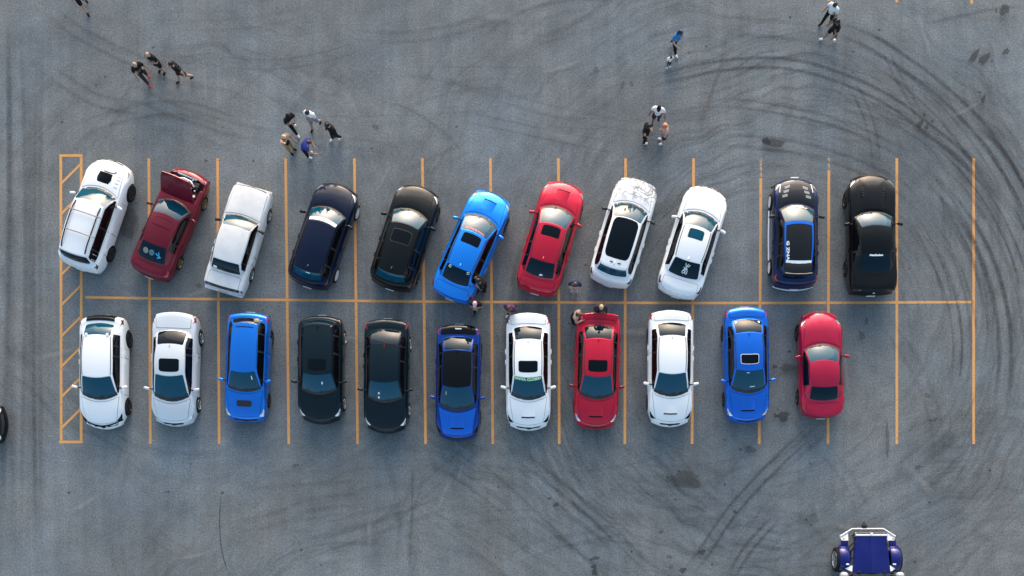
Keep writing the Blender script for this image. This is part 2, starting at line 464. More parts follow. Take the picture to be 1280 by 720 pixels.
    for f in wf: bm.faces.new([bvs[i] for i in f])
    bmesh.ops.remove_doubles(bm, verts=bm.verts[:], dist=0.0008)
    bmesh.ops.recalc_face_normals(bm, faces=bm.faces[:])
    me = bpy.data.meshes.new('pillars'); bm.to_mesh(me); bm.free()
    me.polygons.foreach_set('use_smooth', [True] * len(me.polygons)); me.set_sharp_from_angle(angle=R(35))
    link('pillars', me, root, [p.get('pillar_mat') or body])
    # ---- glass
    g = p['gmat'] or M_GLASS
    cw = patch('cowl', Ws, rr(-.985, .985, 0.0, .21, .05), .004, M_TRIM, root, 3)
    wsd = patch('windshield', Ws, rr(-.95, .95, .17, .965, .06, m=5), .008, g, root, 5)
    rwt = p.get('rw', (.06, .90))
    rwn = patch('rear_window', Rw, rr(-.93, .93, rwt[0], rwt[1], .07, m=5), .007, p['rear_glass'] or M_REAR, root, 5)
    for sg in (1, -1):                      # wipers
        a = [Ws(-.75 + .1 + .45 * (sg + 1) / 2 + .0, .10), Ws(-.05 + .72 * (sg + 1) / 2 - .05 * (sg < 0), .20)]
        tube('wiper', [q + Vector((0, .0, .022)) for q in a], .010, M_TRIM, root, 5)
    y_f0 = B - .18
    if p['doors'] == 4: wins = [(y_f0 - .62, yE1 - .12), (Cc + .12 if not p['hatch'] else Cc + .42, y_f0 - .70)]
    else: wins = [(y_f0 - .75, yE1 - .12), (Cc - .05 if not p['hatch'] else Cc + .35, y_f0 - .83)]
    if p['hatch']: wins.append((max(yE0 + .12, Cc - .05), wins[1][0] - .07))
    elif p['doors'] == 4: wins.append((max(yE0 + .22, Cc - .30), wins[1][0] - .05))
    wins = [w for w in wins if w[1] - w[0] > .12]
    def side_outline(a, b, s0, s1, n=10, k=6):
        return ([(a + (b - a) * i / n, s0) for i in range(n)] + [(b, s0 + (s1 - s0) * i / k) for i in range(k)]
                + [(b + (a - b) * i / n, s1) for i in range(n)] + [(a, s1 + (s0 - s1) * i / k) for i in range(k)])
    for sg in (1, -1):
        fn = lambda y, s, sg=sg: Sd(y, s, sg)
        for (a, b) in wins:
            patch('side_window', fn, side_outline(a, b, .15, .88), .009, p.get('side_mat') or M_SIDE, root, 3)
        patch('window_trim', fn, side_outline(min(w[0] for w in wins) - .015, yE1 - .10, .12, .91), .004, M_TRIM, root, 4)
    # ---- roof mouldings, sunroof, antenna
    if p.get('mould', True):
        for sg in (1, -1):
            ribbon('roof_moulding', Rf, [(sg * .955, t / 10) for t in range(0, 11)], .045, .004, M_TRIM, root)
    if p.get('sunroof'):
        t0, t1, jw = p['sunroof']
        sf = patch('sunroof_frame', Rf, rr(-jw - .03, jw + .03, t0 - .015, t1 + .015, .14), .003, p.get('sun_frame') or M_GAP, rf, 3)
        patch('sunroof', Rf, rr(-jw, jw, t0, t1, .14), .007, p.get('sun_mat') or M_TINT, root, 3)
    if p.get('fin', True):
        q = Rf(0, .93)
        fv = [(q.x - .03, q.y - .07, q.z - .01), (q.x + .03, q.y - .07, q.z - .01), (q.x + .02, q.y + .09, q.z - .01), (q.x - .02, q.y + .09, q.z - .01), (q.x - .006, q.y - .06, q.z + .055), (q.x + .006, q.y - .06, q.z + .055)]
        mesh('antenna_fin', fv, [(0, 3, 2, 1), (0, 1, 5, 4), (1, 2, 5), (2, 3, 4, 5), (3, 0, 4)], p.get('fin_mat') or roof, root, False)
    # ---- bonnet, boot lid, doors
    yf = hl - p.get('hood_gap', 0.17); wr_ = wA + .03; wf_ = p.get('hood_wf', .60)
    if not pit:
        def hood_outline(g_):
            o = []
            for i in range(9):
                x = wr_ * (1 - 2 * i / 8) * (1 + g_ / wr_); o.append((x, A + .05 - g_ - p['bA'] * (min(1, abs(x) / wr_)) ** 2))
            o += [(-(wr_ + (wf_ - wr_) * s) - g_, A + .05 - p['bA'] + (yf - A - .05 + p['bA'] - .08) * s) for s in (.2, .4, .6, .8, 1)]
            for i in range(7):
                x = -wf_ * .93 + 2 * wf_ * .93 * i / 6; o.append((x * (1 + g_), yf + g_))
            o += [((wr_ + (wf_ - wr_) * s) + g_, A + .05 - p['bA'] + (yf - A - .05 + p['bA'] - .08) * s) for s in (1, .8, .6, .4, .2)]
            return o
        patch('panel_gap', D_, hood_outline(.012), .003, M_GAP, bo, 2)
        ho = patch('hood', D_, hood_outline(0), .010, hood_m, root, 6, bulge=.012)
    else: ho = root
    if not p['hatch'] and D - (-hl) > .35:
        y0, y1 = -hl + .05, D - .05
        wt = hw * planf(-.9) - .18
        patch('panel_gap', D_, rr(-wt - .012, wt + .012, y0 - .01, y1 + .012, .1), .003, M_GAP, bo, 2)
        patch('trunk_lid', D_, rr(-wt, wt, y0, y1, .1), .010, p.get('trunk_mat') or body, root, 4)
    if p['doors'] == 4: drs = [(y_f0 - .66, A - .30), (Cc + .22 if not p['hatch'] else Cc + .42, y_f0 - .68)]
    else: drs = [(y_f0 - .82, A - .30)]
    for sg in (1, -1):
        fn = lambda y, v, sg=sg: Bv(y, v, sg)
        for (a, b) in drs:
            patch('panel_gap', fn, rr(a - .012, b + .012, .09, .655, .05), .002, M_GAP, bo, 2)
            d = patch('door', fn, rr(a, b, .10, .65, .05), .007, p.get('door_mat') or body, root, 4)
            q = Bv(a + .16, .50, sg)
            rbox('door_handle', (q.x + sg * .022, q.y, q.z), (.03, .18, .03), p.get('handle') or body, d, .3)
        # mirrors
        ym = yE1 - .30; q = belt(ym)
        mx_ = hw + p.get('mirror_out', .085)
        mm = p.get('mirror_mat') or body
        mo = rbox('mirror', (sg * mx_, ym - .02, q.z + .07), (.23, .11, .14), mm, root, .42, Matrix.Rotation(sg * R(-14), 3, 'Z'), 3)
        tube('mirror_stalk', [(sg * (q.x - .02), ym, q.z + .02), (sg * (mx_ - .05), ym, q.z + .04)], .022, M_TRIM, mo, 6)
        # lamps
        hlv = p.get('head', (.46, .14, .58, .675))
        o = [(hl - hlv[0], hlv[3] - .05), (hl - hlv[0] * .6, hlv[3]), (hl - hlv[1] - .02, hlv[3] + .05), (hl - hlv[1] + .03, hlv[3] - .03), (hl - hlv[1], hlv[2]), (hl - hlv[0] * .7, hlv[2] + .02)]
        hd = patch('headlight', fn, o, .007, p.get('head_mat') or M_LAMP, root, 3)
        tl = p.get('tail', (.42, .07, .50, .70))
        o = [(-hl + tl[0], tl[3] - .03), (-hl + tl[1] + .02, tl[3]), (-hl + tl[1] - .01, tl[2] + .02), (-hl + tl[1] + .05, tl[2]), (-hl + tl[0] * .8, tl[2] + .03)]
        patch('taillight', fn, o, .007, p.get('tail_mat') or M_TAIL, root, 3)
        for yy in (wbase / 2 + ws_, -wbase / 2 + ws_):
            wheel(root, sg * (hw - .115 + p.get('wheel_out', 0)), yy, wr, p['rim'], p['rim_mat'] or M_ALLOY, 1.0, p.get('steer', 0) if yy > 0 else 0)
    # ---- nose and tail
    zf = zdf(1); zr = zdf(-1)
    gm = p.get('grille', .42)
    o = [(-gm, hl - .055), (-gm * .85, hl - .015), (0, hl - .004), (gm * .85, hl - .015), (gm, hl - .055), (gm * .7, hl - .075), (0, hl - .08), (-gm * .7, hl - .075)]
    patch('grille', D_, o, .006, p.get('grille_mat') or M_TRIM, root, 2)
    for nm_, yb, zb_, f_, mt in (('front_bumper', hl, .40, planf(1), p.get('bump_mat')), ('rear_bumper', -hl, .48, planf(-1), p.get('rbump_mat'))):
        v = []; n = 13; inw = 1 if yb < 0 else -1
        for i in range(n):
            x = (-1 + 2 * i / (n - 1)) * hw * f_ * 1.01; yq = bow(x, yb)
            for (dy, dz) in ((.06, .13), (-.012, .11), (-.030, .03), (-.030, -.05), (-.010, -.12), (.06, -.14)): v.append((x, yq + inw * dy, zb_ + dz))
        mesh(nm_, v, [(i * 6 + k, i * 6 + k + 1, (i + 1) * 6 + k + 1, (i + 1) * 6 + k) for i in range(n - 1) for k in range(5)], mt or body, root, True, 50)
    rbox('licence_plate', (0, -hl - .036, .50), (.34, .02, .12), M_PLATE, root, .1)
    # ---- extras
    if p.get('scoop'):
        y0, y1, xs_ = p['scoop']
        v = []
        for (yq, h_) in ((y0, .022), ((y0 + y1) / 2, .034), (y1, .052)):
            for xx in (-xs_ * .92, -xs_ * .8, 0, xs_ * .8, xs_ * .92):
                b_ = D_(xx, yq); b_.z += (h_ if abs(xx) < xs_ * .9 else .004); v.append(b_)
        for xx in (-xs_ * .92, -xs_ * .8, 0, xs_ * .8, xs_ * .92):
            b_ = D_(xx, y1 + .05); b_.z += .024; v.append(b_)
        f = [(r_ * 5 + k, r_ * 5 + k + 1, (r_ + 1) * 5 + k + 1, (r_ + 1) * 5 + k) for r_ in range(2) for k in range(4)]
        sc = mesh('hood_scoop', v[:15], f, hood_m if not p.get('scoop_mat') else p['scoop_mat'], root, True, 50)
        mesh('scoop_mouth', v[10:20], [(k, k + 1, 5 + k + 1, 5 + k) for k in range(4)], M_GAP, sc, False)
    if p.get('vent'):
        y0, y1, xs_ = p['vent']
        patch('hood_vent', D_, rr(-xs_, xs_, y0, y1, .18), .034, M_TRIM, root, 2, depth=.03)
    sp = p.get('spoiler')
    if sp == 'lip':
        v = []; n = 9
        for i in range(n):
            x = (-1 + 2 * i / (n - 1)) * hw * .80
            q = D_(x, -hl + .22); e = D_(x, -hl + .055)
            v += [q + Vector((0, 0, .012)), e + Vector((0, -.02, .085)), e + Vector((0, -.04, .075)), e + Vector((0, -.005, .0))]
        f = [(i * 4 + k, i * 4 + k + 1, (i + 1) * 4 + k + 1, (i + 1) * 4 + k) for i in range(n - 1) for k in range(3)]
        mesh('spoiler', v, f, p.get('sp_mat') or body, root, True, 40)
    elif sp == 'wing':
        v = []; n = 9
        for i in range(n):
            s = -1 + 2 * i / (n - 1); x = s * hw * .84
            q = D_(x * .9, -hl + .14); z = deck_z(0, -hl + .2) + .07; yq = q.y + .03
            for (dy, dz) in ((.12, 0), (.06, .022), (-.08, .035), (-.10, .02), (.0, -.01)): v.append(Vector((x, yq + dy - .0, z + dz - .02 * s * s)))
        f = [(i * 5 + k, i * 5 + (k + 1) % 5, (i + 1) * 5 + (k + 1) % 5, (i + 1) * 5 + k) for i in range(n - 1) for k in range(5)]
        f += [(0, 1, 2, 3, 4), tuple(8 * 5 + k for k in (4, 3, 2, 1, 0))]
        so = mesh('spoiler', v, f, p.get('sp_mat') or body, root, True, 40)
        for sg in (1, -1):
            q = D_(sg * hw * .62, -hl + .2); rbox('spoiler_stand', (q.x, q.y, q.z + .02), (.04, .10, .10), body, so, .2)
    elif sp == 'roof':
        ln = p.get('sp_len', .24); v = []; n = 9; hgt = p.get('sp_h', 0.0)
        for i in range(n):
            s = -1 + 2 * i / (n - 1); q = C_(s * .97)
            v += [q + Vector((0, .03, .010)), q + Vector((0, -ln * .5, .004 + hgt)), q + Vector((0, -ln, -.02 + hgt)), q + Vector((0, -ln, -.045 + hgt)), q + Vector((0, -.02, -.06))]
        f = [(i * 5 + k, i * 5 + (k + 1) % 5, (i + 1) * 5 + (k + 1) % 5, (i + 1) * 5 + k) for i in range(n - 1) for k in range(5)]
        f += [(0, 1, 2, 3, 4), tuple(8 * 5 + k for k in (4, 3, 2, 1, 0))]
        mesh('spoiler', v, f, p.get('sp_mat') or body, root, True, 40)
    api = dict(root=root, D=D_, Ws=Ws, Rf=Rf, Rw=Rw, Sd=Sd, Bv=Bv, Cf=C_, Bf=B_, Af=A_, belt=belt, hl=hl, hw=hw, p=p, hood=ho, roof=rf, body=bo, windshield=wsd, rear_window=rwn, cowl=cw)
    return api

HATCH_ZD = [(-1, .70), (-.985, .84), (-.955, .97), (-.9, 1.02), (-.6, 1.02), (0, .99), (.4, .975), (.6, .935), (.86, .80), (.95, .71), (1, .56)]
HATCH_PLAN = [(-1, .84), (-.97, .91), (-.9, .965), (-.75, .99), (-.4, 1), (.4, 1), (.7, .99), (.86, .95), (.94, .89), (1, .77)]
RALLY = dict()
GOLF = dict(tail=(.30, .06, .55, .68), tail_mat=M_TAILD, L=4.27, W=1.80, H=1.46, A=1.08, B=.31, Cc=-1.62, D=-1.93, wA=.71, wB=.56, wC=.52, wD=.66, bC=.07, bD=.12, hatch=True, wb=2.62, zd=HATCH_ZD, plan=HATCH_PLAN, bowR=.20, rw=(.16, .92), mould=False)
SUV = dict(L=4.50, W=1.78, H=1.66, A=.98, B=.27, Cc=-1.86, D=-2.06, wA=.71, wB=.60, wC=.57, wD=.66, bC=.05, bD=.08, hatch=True, wb=2.53, wheel_r=.345, plan=HATCH_PLAN, bowR=.12,
           zd=[(-1, .78), (-.985, .93), (-.955, 1.06), (-.9, 1.09), (-.6, 1.09), (0, 1.06), (.4, 1.05), (.6, 1.02), (.86, .90), (.95, .80), (1, .62)], rw=(.2, .9))
CIVIC = dict(L=4.48, W=1.80, H=1.43, A=1.19, B=.31, Cc=-1.32, D=-1.90, wA=.71, wB=.575, wC=.55, wD=.60, hatch=True, wb=2.70, zd=HATCH_ZD, plan=HATCH_PLAN, bowF=.34, rw=(.08, .94), head_mat=M_GLOSSB)
COUPE4 = dict(L=4.45, W=1.80, H=1.42, A=1.36, B=.34, Cc=-.87, D=-1.53, wA=.70, wB=.56, wC=.53, wD=.62, bowF=.30, mould=False)
WAGON = dict(L=4.32, W=1.69, H=1.42, A=1.06, B=.30, Cc=-1.62, D=-1.92, wA=.68, wB=.485, wC=.455, wD=.61, bA=.16, bowF=.16, bowR=.12, hatch=True, wb=2.52, wheel_r=.30, zd=HATCH_ZD, rw=(.05, .99), mould=False, fin=False,
             plan=[(-1, .86), (-.97, .92), (-.9, .97), (-.75, .99), (-.4, 1), (.4, 1), (.7, .985), (.86, .955), (.94, .92), (1, .84)])
SEDAN = dict(L=4.50, A=1.14, B=.35, Cc=-1.16, D=-1.82, wB=.55, wC=.53, mould=False)
BOXY = dict(L=4.28, W=1.66, H=1.38, A=.87, B=.30, Cc=-1.08, D=-1.48, wA=.68, wB=.57, wC=.55, wD=.64, bA=.10, bB=.04, bC=.03, bD=.05, bowF=.10, bowR=.05, wb=2.45, wheel_r=.29, wshift=.05, mould=False, fin=False,
            zd=[(-1, .80), (-.985, .90), (-.95, .95), (-.62, .97), (0, .94), (.4, .93), (.62, .90), (.9, .83), (.97, .78), (1, .66)],
            plan=[(-1, .93), (-.97, .96), (-.9, .98), (-.75, .99), (-.4, 1), (.4, 1), (.7, .99), (.9, .965), (.97, .94), (1, .90)], hood_wf=.66, hood_gap=.08, grille=.6, head=(.10, .03, .52, .64), tail=(.12, .04, .45, .62), bulge=0)
MUSCLE = dict(L=4.80, W=1.93, H=1.37, A=.84, B=.16, Cc=-.93, D=-1.70, wA=.76, wB=.58, wC=.55, wD=.62, bowF=.34, bowR=.10, doors=2, wb=2.72, wshift=.08, wheel_r=.345, mould=False, fin=False,
              zd=[(-1, .78), (-.975, .98), (-.9, 1.04), (-.62, 1.03), (0, .97), (.3, .975), (.6, .94), (.86, .84), (.95, .74), (1, .60)],
              plan=[(-1, .86), (-.97, .92), (-.9, .965), (-.7, 1), (-.5, 1), (-.2, .97), (.3, .975), (.6, .995), (.8, .97), (.92, .90), (1, .74)], hood_wf=.52, bulge=.035)
HATCH5 = dict(L=4.38, W=1.80, H=1.47, A=1.08, B=.26, Cc=-1.42, D=-1.86, wA=.69, wB=.56, wC=.53, wD=.62, hatch=True, wb=2.62, zd=HATCH_ZD, plan=HATCH_PLAN, rw=(.30, .92), mould=False)
SPORT = dict(L=4.24, W=1.78, H=1.29, A=.80, B=.06, Cc=-.95, D=-1.55, wA=.70, wB=.56, wC=.54, wD=.60, bowF=.34, bowR=.22, doors=2, wb=2.57, wshift=.02, mould=False, fin=False,
             zd=[(-1, .72), (-.975, .90), (-.9, .97), (-.62, .96), (0, .88), (.3, .885), (.6, .85), (.86, .72), (.95, .62), (1, .50)],
             plan=[(-1, .78), (-.97, .86), (-.88, .95), (-.7, 1), (-.5, 1), (-.15, .965), (.3, .97), (.6, 1), (.8, .965), (.92, .885), (1, .74)], bulge=0)
INTEG = dict(L=4.55, W=1.72, H=1.32, A=.93, B=.18, Cc=-1.05, D=-1.78, wA=.68, wB=.55, wC=.52, wD=.60, bowF=.20, bowR=.16, doors=2, wb=2.57, wheel_r=.30, mould=False, fin=False,
             zd=[(-1, .74), (-.975, .88), (-.9, .95), (-.62, .95), (0, .90), (.3, .885), (.6, .85), (.86, .76), (.95, .68), (1, .54)],
             plan=[(-1, .86), (-.97, .92), (-.9, .965), (-.75, .99), (-.4, 1), (.4, 1), (.7, .985), (.86, .95), (.94, .91), (1, .84)])

# ------------------------------------------------------------------ the ground
def ground_material():
    m = bpy.data.materials.new('asphalt'); m.use_nodes = True
    nt = m.node_tree; b = nt.nodes['Principled BSDF']; N = nt.nodes.new; Lk = nt.links.new
    b.inputs['Roughness'].default_value = 0.92; b.inputs['Specular IOR Level'].default_value = 0.25
    tc = N('ShaderNodeTexCoord')
    def noise(scale, det=4, rough=.6, stretch=None, off=(0, 0, 0)):
        mp = N('ShaderNodeMapping'); mp.inputs['Location'].default_value = off
        if stretch: mp.inputs['Scale'].default_value = stretch[:3]; mp.inputs['Rotation'].default_value = (0, 0, stretch[3])
        n = N('ShaderNodeTexNoise'); n.inputs['Scale'].default_value = scale; n.inputs['Detail'].default_value = det; n.inputs['Roughness'].default_value = rough
        Lk(tc.outputs['Object'], mp.inputs[0]); Lk(mp.outputs[0], n.inputs['Vector']); return n
    def ramp(n, a, b_, lo, hi):
        r = N('ShaderNodeMapRange'); r.inputs[1].default_value = a; r.inputs[2].default_value = b_; r.inputs[3].default_value = lo; r.inputs[4].default_value = hi
        Lk(n.outputs['Fac'], r.inputs[0]); return r
    def mulv(x, y):
        q = N('ShaderNodeMath'); q.operation = 'MULTIPLY'; Lk(x.outputs[0], q.inputs[0]); Lk(y.outputs[0], q.inputs[1]); return q
    f = ramp(noise(17, 3, .75), .27, .73, .52, 1.48)                  # aggregate
    f = mulv(f, ramp(noise(9, 3, .6, off=(3, 1, 0)), .3, .7, .90, 1.10))
    f = mulv(f, ramp(noise(1.1, 6, .62, off=(9, 4, 0)), .3, .7, .85, 1.15))
    f = mulv(f, ramp(noise(.16, 5, .6, off=(1, 7, 0)), .3, .7, .76, 1.20))
    f = mulv(f, ramp(noise(.9, 4, .6, (2.6, .10, 1, 0)), .3, .7, .94, 1.06))   # dragged streaks
    f = mulv(f, ramp(noise(.8, 4, .6, (3.0, .14, 1, R(50)), (4, 9, 0)), .3, .7, .93, 1.07))
    # rubber burnt on in sweeping turns: streaks that run round a few turning points
    def swirl(px, py, r0, r1, freq, amt, off):
        c_ = gp(px, py); sub = N('ShaderNodeVectorMath'); sub.operation = 'SUBTRACT'; sub.inputs[1].default_value = (c_.x, c_.y, 0); Lk(tc.outputs['Object'], sub.inputs[0])
        ln = N('ShaderNodeVectorMath'); ln.operation = 'LENGTH'; Lk(sub.outputs[0], ln.inputs[0])
        sp = N('ShaderNodeSeparateXYZ'); Lk(sub.outputs[0], sp.inputs[0]); at = N('ShaderNodeMath'); at.operation = 'ARCTAN2'; Lk(sp.outputs['Y'], at.inputs[0]); Lk(sp.outputs['X'], at.inputs[1])
        wob = noise(.25, 2, .5, off=off); w2 = N('ShaderNodeMath'); w2.operation = 'MULTIPLY_ADD'; w2.inputs[1].default_value = 2.4; Lk(wob.outputs['Fac'], w2.inputs[0]); Lk(ln.outputs['Value'], w2.inputs[2])
        cb = N('ShaderNodeCombineXYZ'); m1 = N('ShaderNodeMath'); m1.operation = 'MULTIPLY'; m1.inputs[1].default_value = freq; Lk(w2.outputs[0], m1.inputs[0])
        m2 = N('ShaderNodeMath'); m2.operation = 'MULTIPLY'; m2.inputs[1].default_value = 1.6; Lk(at.outputs[0], m2.inputs[0]); Lk(m1.outputs[0], cb.inputs[0]); Lk(m2.outputs[0], cb.inputs[1]); cb.inputs[2].default_value = off[0]
        n = N('ShaderNodeTexNoise'); n.inputs['Scale'].default_value = 1.0; n.inputs['Detail'].default_value = 5; n.inputs['Roughness'].default_value = .72; Lk(cb.outputs[0], n.inputs['Vector'])
        st = ramp(n, .46, .64, 0, 1)
        i0 = N('ShaderNodeMapRange'); i0.interpolation_type = 'SMOOTHSTEP'; i0.inputs[1].default_value = r0; i0.inputs[2].default_value = r0 + 2.5; Lk(ln.outputs['Value'], i0.inputs[0])
        i1 = N('ShaderNodeMapRange'); i1.interpolation_type = 'SMOOTHSTEP'; i1.inputs[1].default_value = r1; i1.inputs[2].default_value = r1 - 3; Lk(ln.outputs['Value'], i1.inputs[0])
        pt = ramp(noise(.14, 3, .5, off=off), .36, .58, .15, 1)
        q = mulv(mulv(mulv(st, i0), i1), pt); r = N('ShaderNodeMapRange'); r.inputs[3].default_value = 1; r.inputs[4].default_value = 1 - amt; Lk(q.outputs[0], r.inputs[0]); return r
    f = mulv(f, swirl(1005, 430, 5.0, 14.5, 3.3, .38, (2, 3, 0)))
    f = mulv(f, swirl(900, 330, 7.0, 16.0, 2.9, .26, (7, 1, 0)))
    f = mulv(f, swirl(480, 900, 5.0, 14.0, 2.8, .26, (4, 8, 0)))
    f = mulv(f, swirl(240, 330, 5.5, 12.0, 2.6, .24, (1, 6, 0)))
    f = mulv(f, swirl(1250, 900, 4.0, 15.0, 2.8, .25, (9, 6, 0)))
    hue = ramp(noise(19, 2, .7, off=(5, 5, 5)), .3, .7, 0, 1)
    hue2 = ramp(noise(.22, 4, .6, off=(8, 2, 5)), .35, .65, 0, 1)
    mx = N('ShaderNodeMix'); mx.data_type = 'RGBA'; Lk(hue.outputs[0], mx.inputs['Factor'])
    mx.inputs['A'].default_value = (.205, .186, .158, 1); mx.inputs['B'].default_value = (.126, .163, .188, 1)
    mx2 = N('ShaderNodeMix'); mx2.data_type = 'RGBA'; Lk(hue2.outputs[0], mx2.inputs['Factor'])
    Lk(mx.outputs['Result'], mx2.inputs['A'])
    tint = N('ShaderNodeMix'); tint.data_type = 'RGBA'; tint.blend_type = 'MULTIPLY'; tint.inputs['Factor'].default_value = 1
    Lk(mx.outputs['Result'], tint.inputs['A']); tint.inputs['B'].default_value = (.90, .98, 1.08, 1); Lk(tint.outputs['Result'], mx2.inputs['B'])
    sc = N('ShaderNodeVectorMath'); sc.operation = 'SCALE'; Lk(mx2.outputs['Result'], sc.inputs[0]); Lk(f.outputs[0], sc.inputs['Scale'])
    Lk(sc.outputs[0], b.inputs['Base Color'])
    bp = N('ShaderNodeBump'); bp.inputs['Strength'].default_value = .35; bp.inputs['Distance'].default_value = .01
    Lk(noise(30, 3, .7).outputs['Fac'], bp.inputs['Height']); Lk(bp.outputs[0], b.inputs['Normal'])
    return m
M_ASPH = ground_material()
gbm = bmesh.new(); bmesh.ops.create_grid(gbm, x_segments=8, y_segments=8, size=600)
gme = bpy.data.meshes.new('asphalt_lot'); gbm.to_mesh(gme); gbm.free()
ground = link('asphalt_lot', gme, None, [M_ASPH]); ground['kind'] = 'structure'
ground['label'] = 'grey worn asphalt of the parking lot'

def layer_material(name, col, alpha, rough=.85, wear=(9, .30, .55), edge=.15, endf=.02, col2=None):
    """paint or rubber lying on the asphalt: see-through where it is worn, fading at its edges (UV: along, across)"""
    m = bpy.data.materials.new(name); m.use_nodes = True
    nt = m.node_tree; b = nt.nodes['Principled BSDF']; out = nt.nodes['Material Output']; N = nt.nodes.new; Lk = nt.links.new
    b.inputs['Roughness'].default_value = rough; b.inputs['Specular IOR Level'].default_value = .25
    tc = N('ShaderNodeTexCoord'); uv = N('ShaderNodeUVMap'); sx = N('ShaderNodeSeparateXYZ'); Lk(uv.outputs[0], sx.inputs[0])
    n = N('ShaderNodeTexNoise'); n.inputs['Scale'].default_value = wear[0]; n.inputs['Detail'].default_value = 6; n.inputs['Roughness'].default_value = .7
    Lk(tc.outputs['Object'], n.inputs['Vector'])
    r = N('ShaderNodeMapRange'); r.inputs[1].default_value = wear[1]; r.inputs[2].default_value = wear[2]; r.inputs[3].default_value = 0; r.inputs[4].default_value = alpha
    Lk(n.outputs['Fac'], r.inputs[0])
    def tent(sock, w):
        a = N('ShaderNodeMath'); a.operation = 'SUBTRACT'; a.inputs[1].default_value = .5; Lk(sock, a.inputs[0])
        q = N('ShaderNodeMath'); q.operation = 'ABSOLUTE'; Lk(a.outputs[0], q.inputs[0])
        s = N('ShaderNodeMapRange'); s.interpolation_type = 'SMOOTHSTEP'; s.inputs[1].default_value = .5; s.inputs[2].default_value = .5 - w; s.inputs[3].default_value = 0; s.inputs[4].default_value = 1
        Lk(q.outputs[0], s.inputs[0]); return s
    e1, e2 = tent(sx.outputs['Y'], edge), tent(sx.outputs['X'], endf)
    a1 = N('ShaderNodeMath'); a1.operation = 'MULTIPLY'; Lk(r.outputs[0], a1.inputs[0]); Lk(e1.outputs[0], a1.inputs[1])
    a2 = N('ShaderNodeMath'); a2.operation = 'MULTIPLY'; Lk(a1.outputs[0], a2.inputs[0]); Lk(e2.outputs[0], a2.inputs[1])
    if col2:
        n2 = N('ShaderNodeTexNoise'); n2.inputs['Scale'].default_value = 28; n2.inputs['Detail'].default_value = 3; Lk(tc.outputs['Object'], n2.inputs['Vector'])
        mx = N('ShaderNodeMix'); mx.data_type = 'RGBA'; Lk(n2.outputs['Fac'], mx.inputs['Factor']); mx.inputs['A'].default_value = (*col, 1); mx.inputs['B'].default_value = (*col2, 1)
        Lk(mx.outputs['Result'], b.inputs['Base Color'])
    else: b.inputs['Base Color'].default_value = (*col, 1)
    tr = N('ShaderNodeBsdfTransparent'); ms = N('ShaderNodeMixShader')
    Lk(a2.outputs[0], ms.inputs[0]); Lk(tr.outputs[0], ms.inputs[1]); Lk(b.outputs[0], ms.inputs[2]); Lk(ms.outputs[0], out.inputs['Surface'])
    return m
M_LINE = layer_material('orange_line_paint', (.72, .35, .11), .96, wear=(9, .24, .42), edge=.16, endf=.004, col2=(.56, .31, .14))
M_LINE2 = layer_material('faded_line_paint', (.52, .38, .24), .75, wear=(8, .30, .55), edge=.14, endf=.05)
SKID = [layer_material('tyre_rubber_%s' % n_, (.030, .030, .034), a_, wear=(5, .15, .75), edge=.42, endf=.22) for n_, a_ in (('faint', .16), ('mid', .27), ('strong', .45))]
M_SCUFF = layer_material('pale_scuff', (.30, .30, .30), .40, wear=(5, .2, .7), edge=.45, endf=.3)
LAYER = [0.004]
def strip(name, pts, w, m, z=None, parent=ground):
    """flat strip along world points, UV-mapped along and across"""
    if z is None: LAYER[0] += .0004; z = LAYER[0]
    n = len(pts); verts, faces, lens = [], [], [0.0]
    for i in range(1, n): lens.append(lens[-1] + (pts[i] - pts[i - 1]).length)
    for i, q in enumerate(pts):
        d = pts[min(n - 1, i + 1)] - pts[max(0, i - 1)]; d.z = 0; d.normalize(); s = Vector((-d.y, d.x, 0)) * w / 2
        verts += [(q.x + s.x, q.y + s.y, z), (q.x - s.x, q.y - s.y, z)]
    for i in range(n - 1): faces.append((2 * i + 1, 2 * i + 3, 2 * i + 2, 2 * i))
    me = bpy.data.meshes.new(name); me.from_pydata(verts, [], faces); uvl = me.uv_layers.new(name='UVMap')
    for lp in me.loops:
        i, k = divmod(lp.vertex_index, 2); uvl.data[lp.index].uv = (lens[i] / lens[-1], k)
    return link(name, me, parent, [m])
def curve(pts, n=10):
    """Catmull-Rom through photograph pixels -> world points"""
    P = [Vector((*q, 0)) for q in pts]; P = [2 * P[0] - P[1]] + P + [2 * P[-1] - P[-2]]; out = []
    for i in range(1, len(P) - 2):
        for k in range(n):
            s = k / n; a, b, c, d = P[i - 1], P[i], P[i + 1], P[i + 2]
            q = .5 * (2 * b + (c - a) * s + (2 * a - 5 * b + 4 * c - d) * s * s + (3 * b - a - 3 * c + d) * s ** 3); out.append(gp(q.x, q.y))
    out.append(gp(P[-2].x, P[-2].y)); return out
# painted lines
TOP = [186, 272, 357, 443, 528, 613, 698, 782, 867, 951, 1036, 1121, 1217]
BOT = [188, 274, 361, 447, 532, 616, 699, 781, 865, 949, 1035, 1121, 1217]
LW = .135
for i, (a, b) in enumerate(zip(TOP, BOT)):
    y0 = 197
    if a in (951, 1036):
        yq = 222 if a == 951 else 212
        strip('parking_line', [gp(a, y0), gp(a, yq)], LW * .8, M_LINE2, .004); y0 = yq
    m_ = 373 if a > 180 else 372
    strip('parking_line', [gp(a + (b - a) * s, y0 + (556 - y0) * s) for s in (0, .25, .5, .75, 1)], LW, M_LINE, .004)
strip('parking_line', curve([(104, 371.5), (190, 373), (360, 375), (530, 377), (700, 378), (870, 378.8), (1040, 378.5), (1218, 377.6)], 6), LW * .95, M_LINE, .0048)
for a, b in (((76, 194), (76.5, 554)), ((101.5, 194), (101.5, 554))): strip('parking_line', [gp(*a), gp(*b)], LW, M_LINE, .004)
for y in (194.5, 552.5): strip('parking_line', [gp(74, y), gp(103.5, y)], LW, M_LINE, .0048)
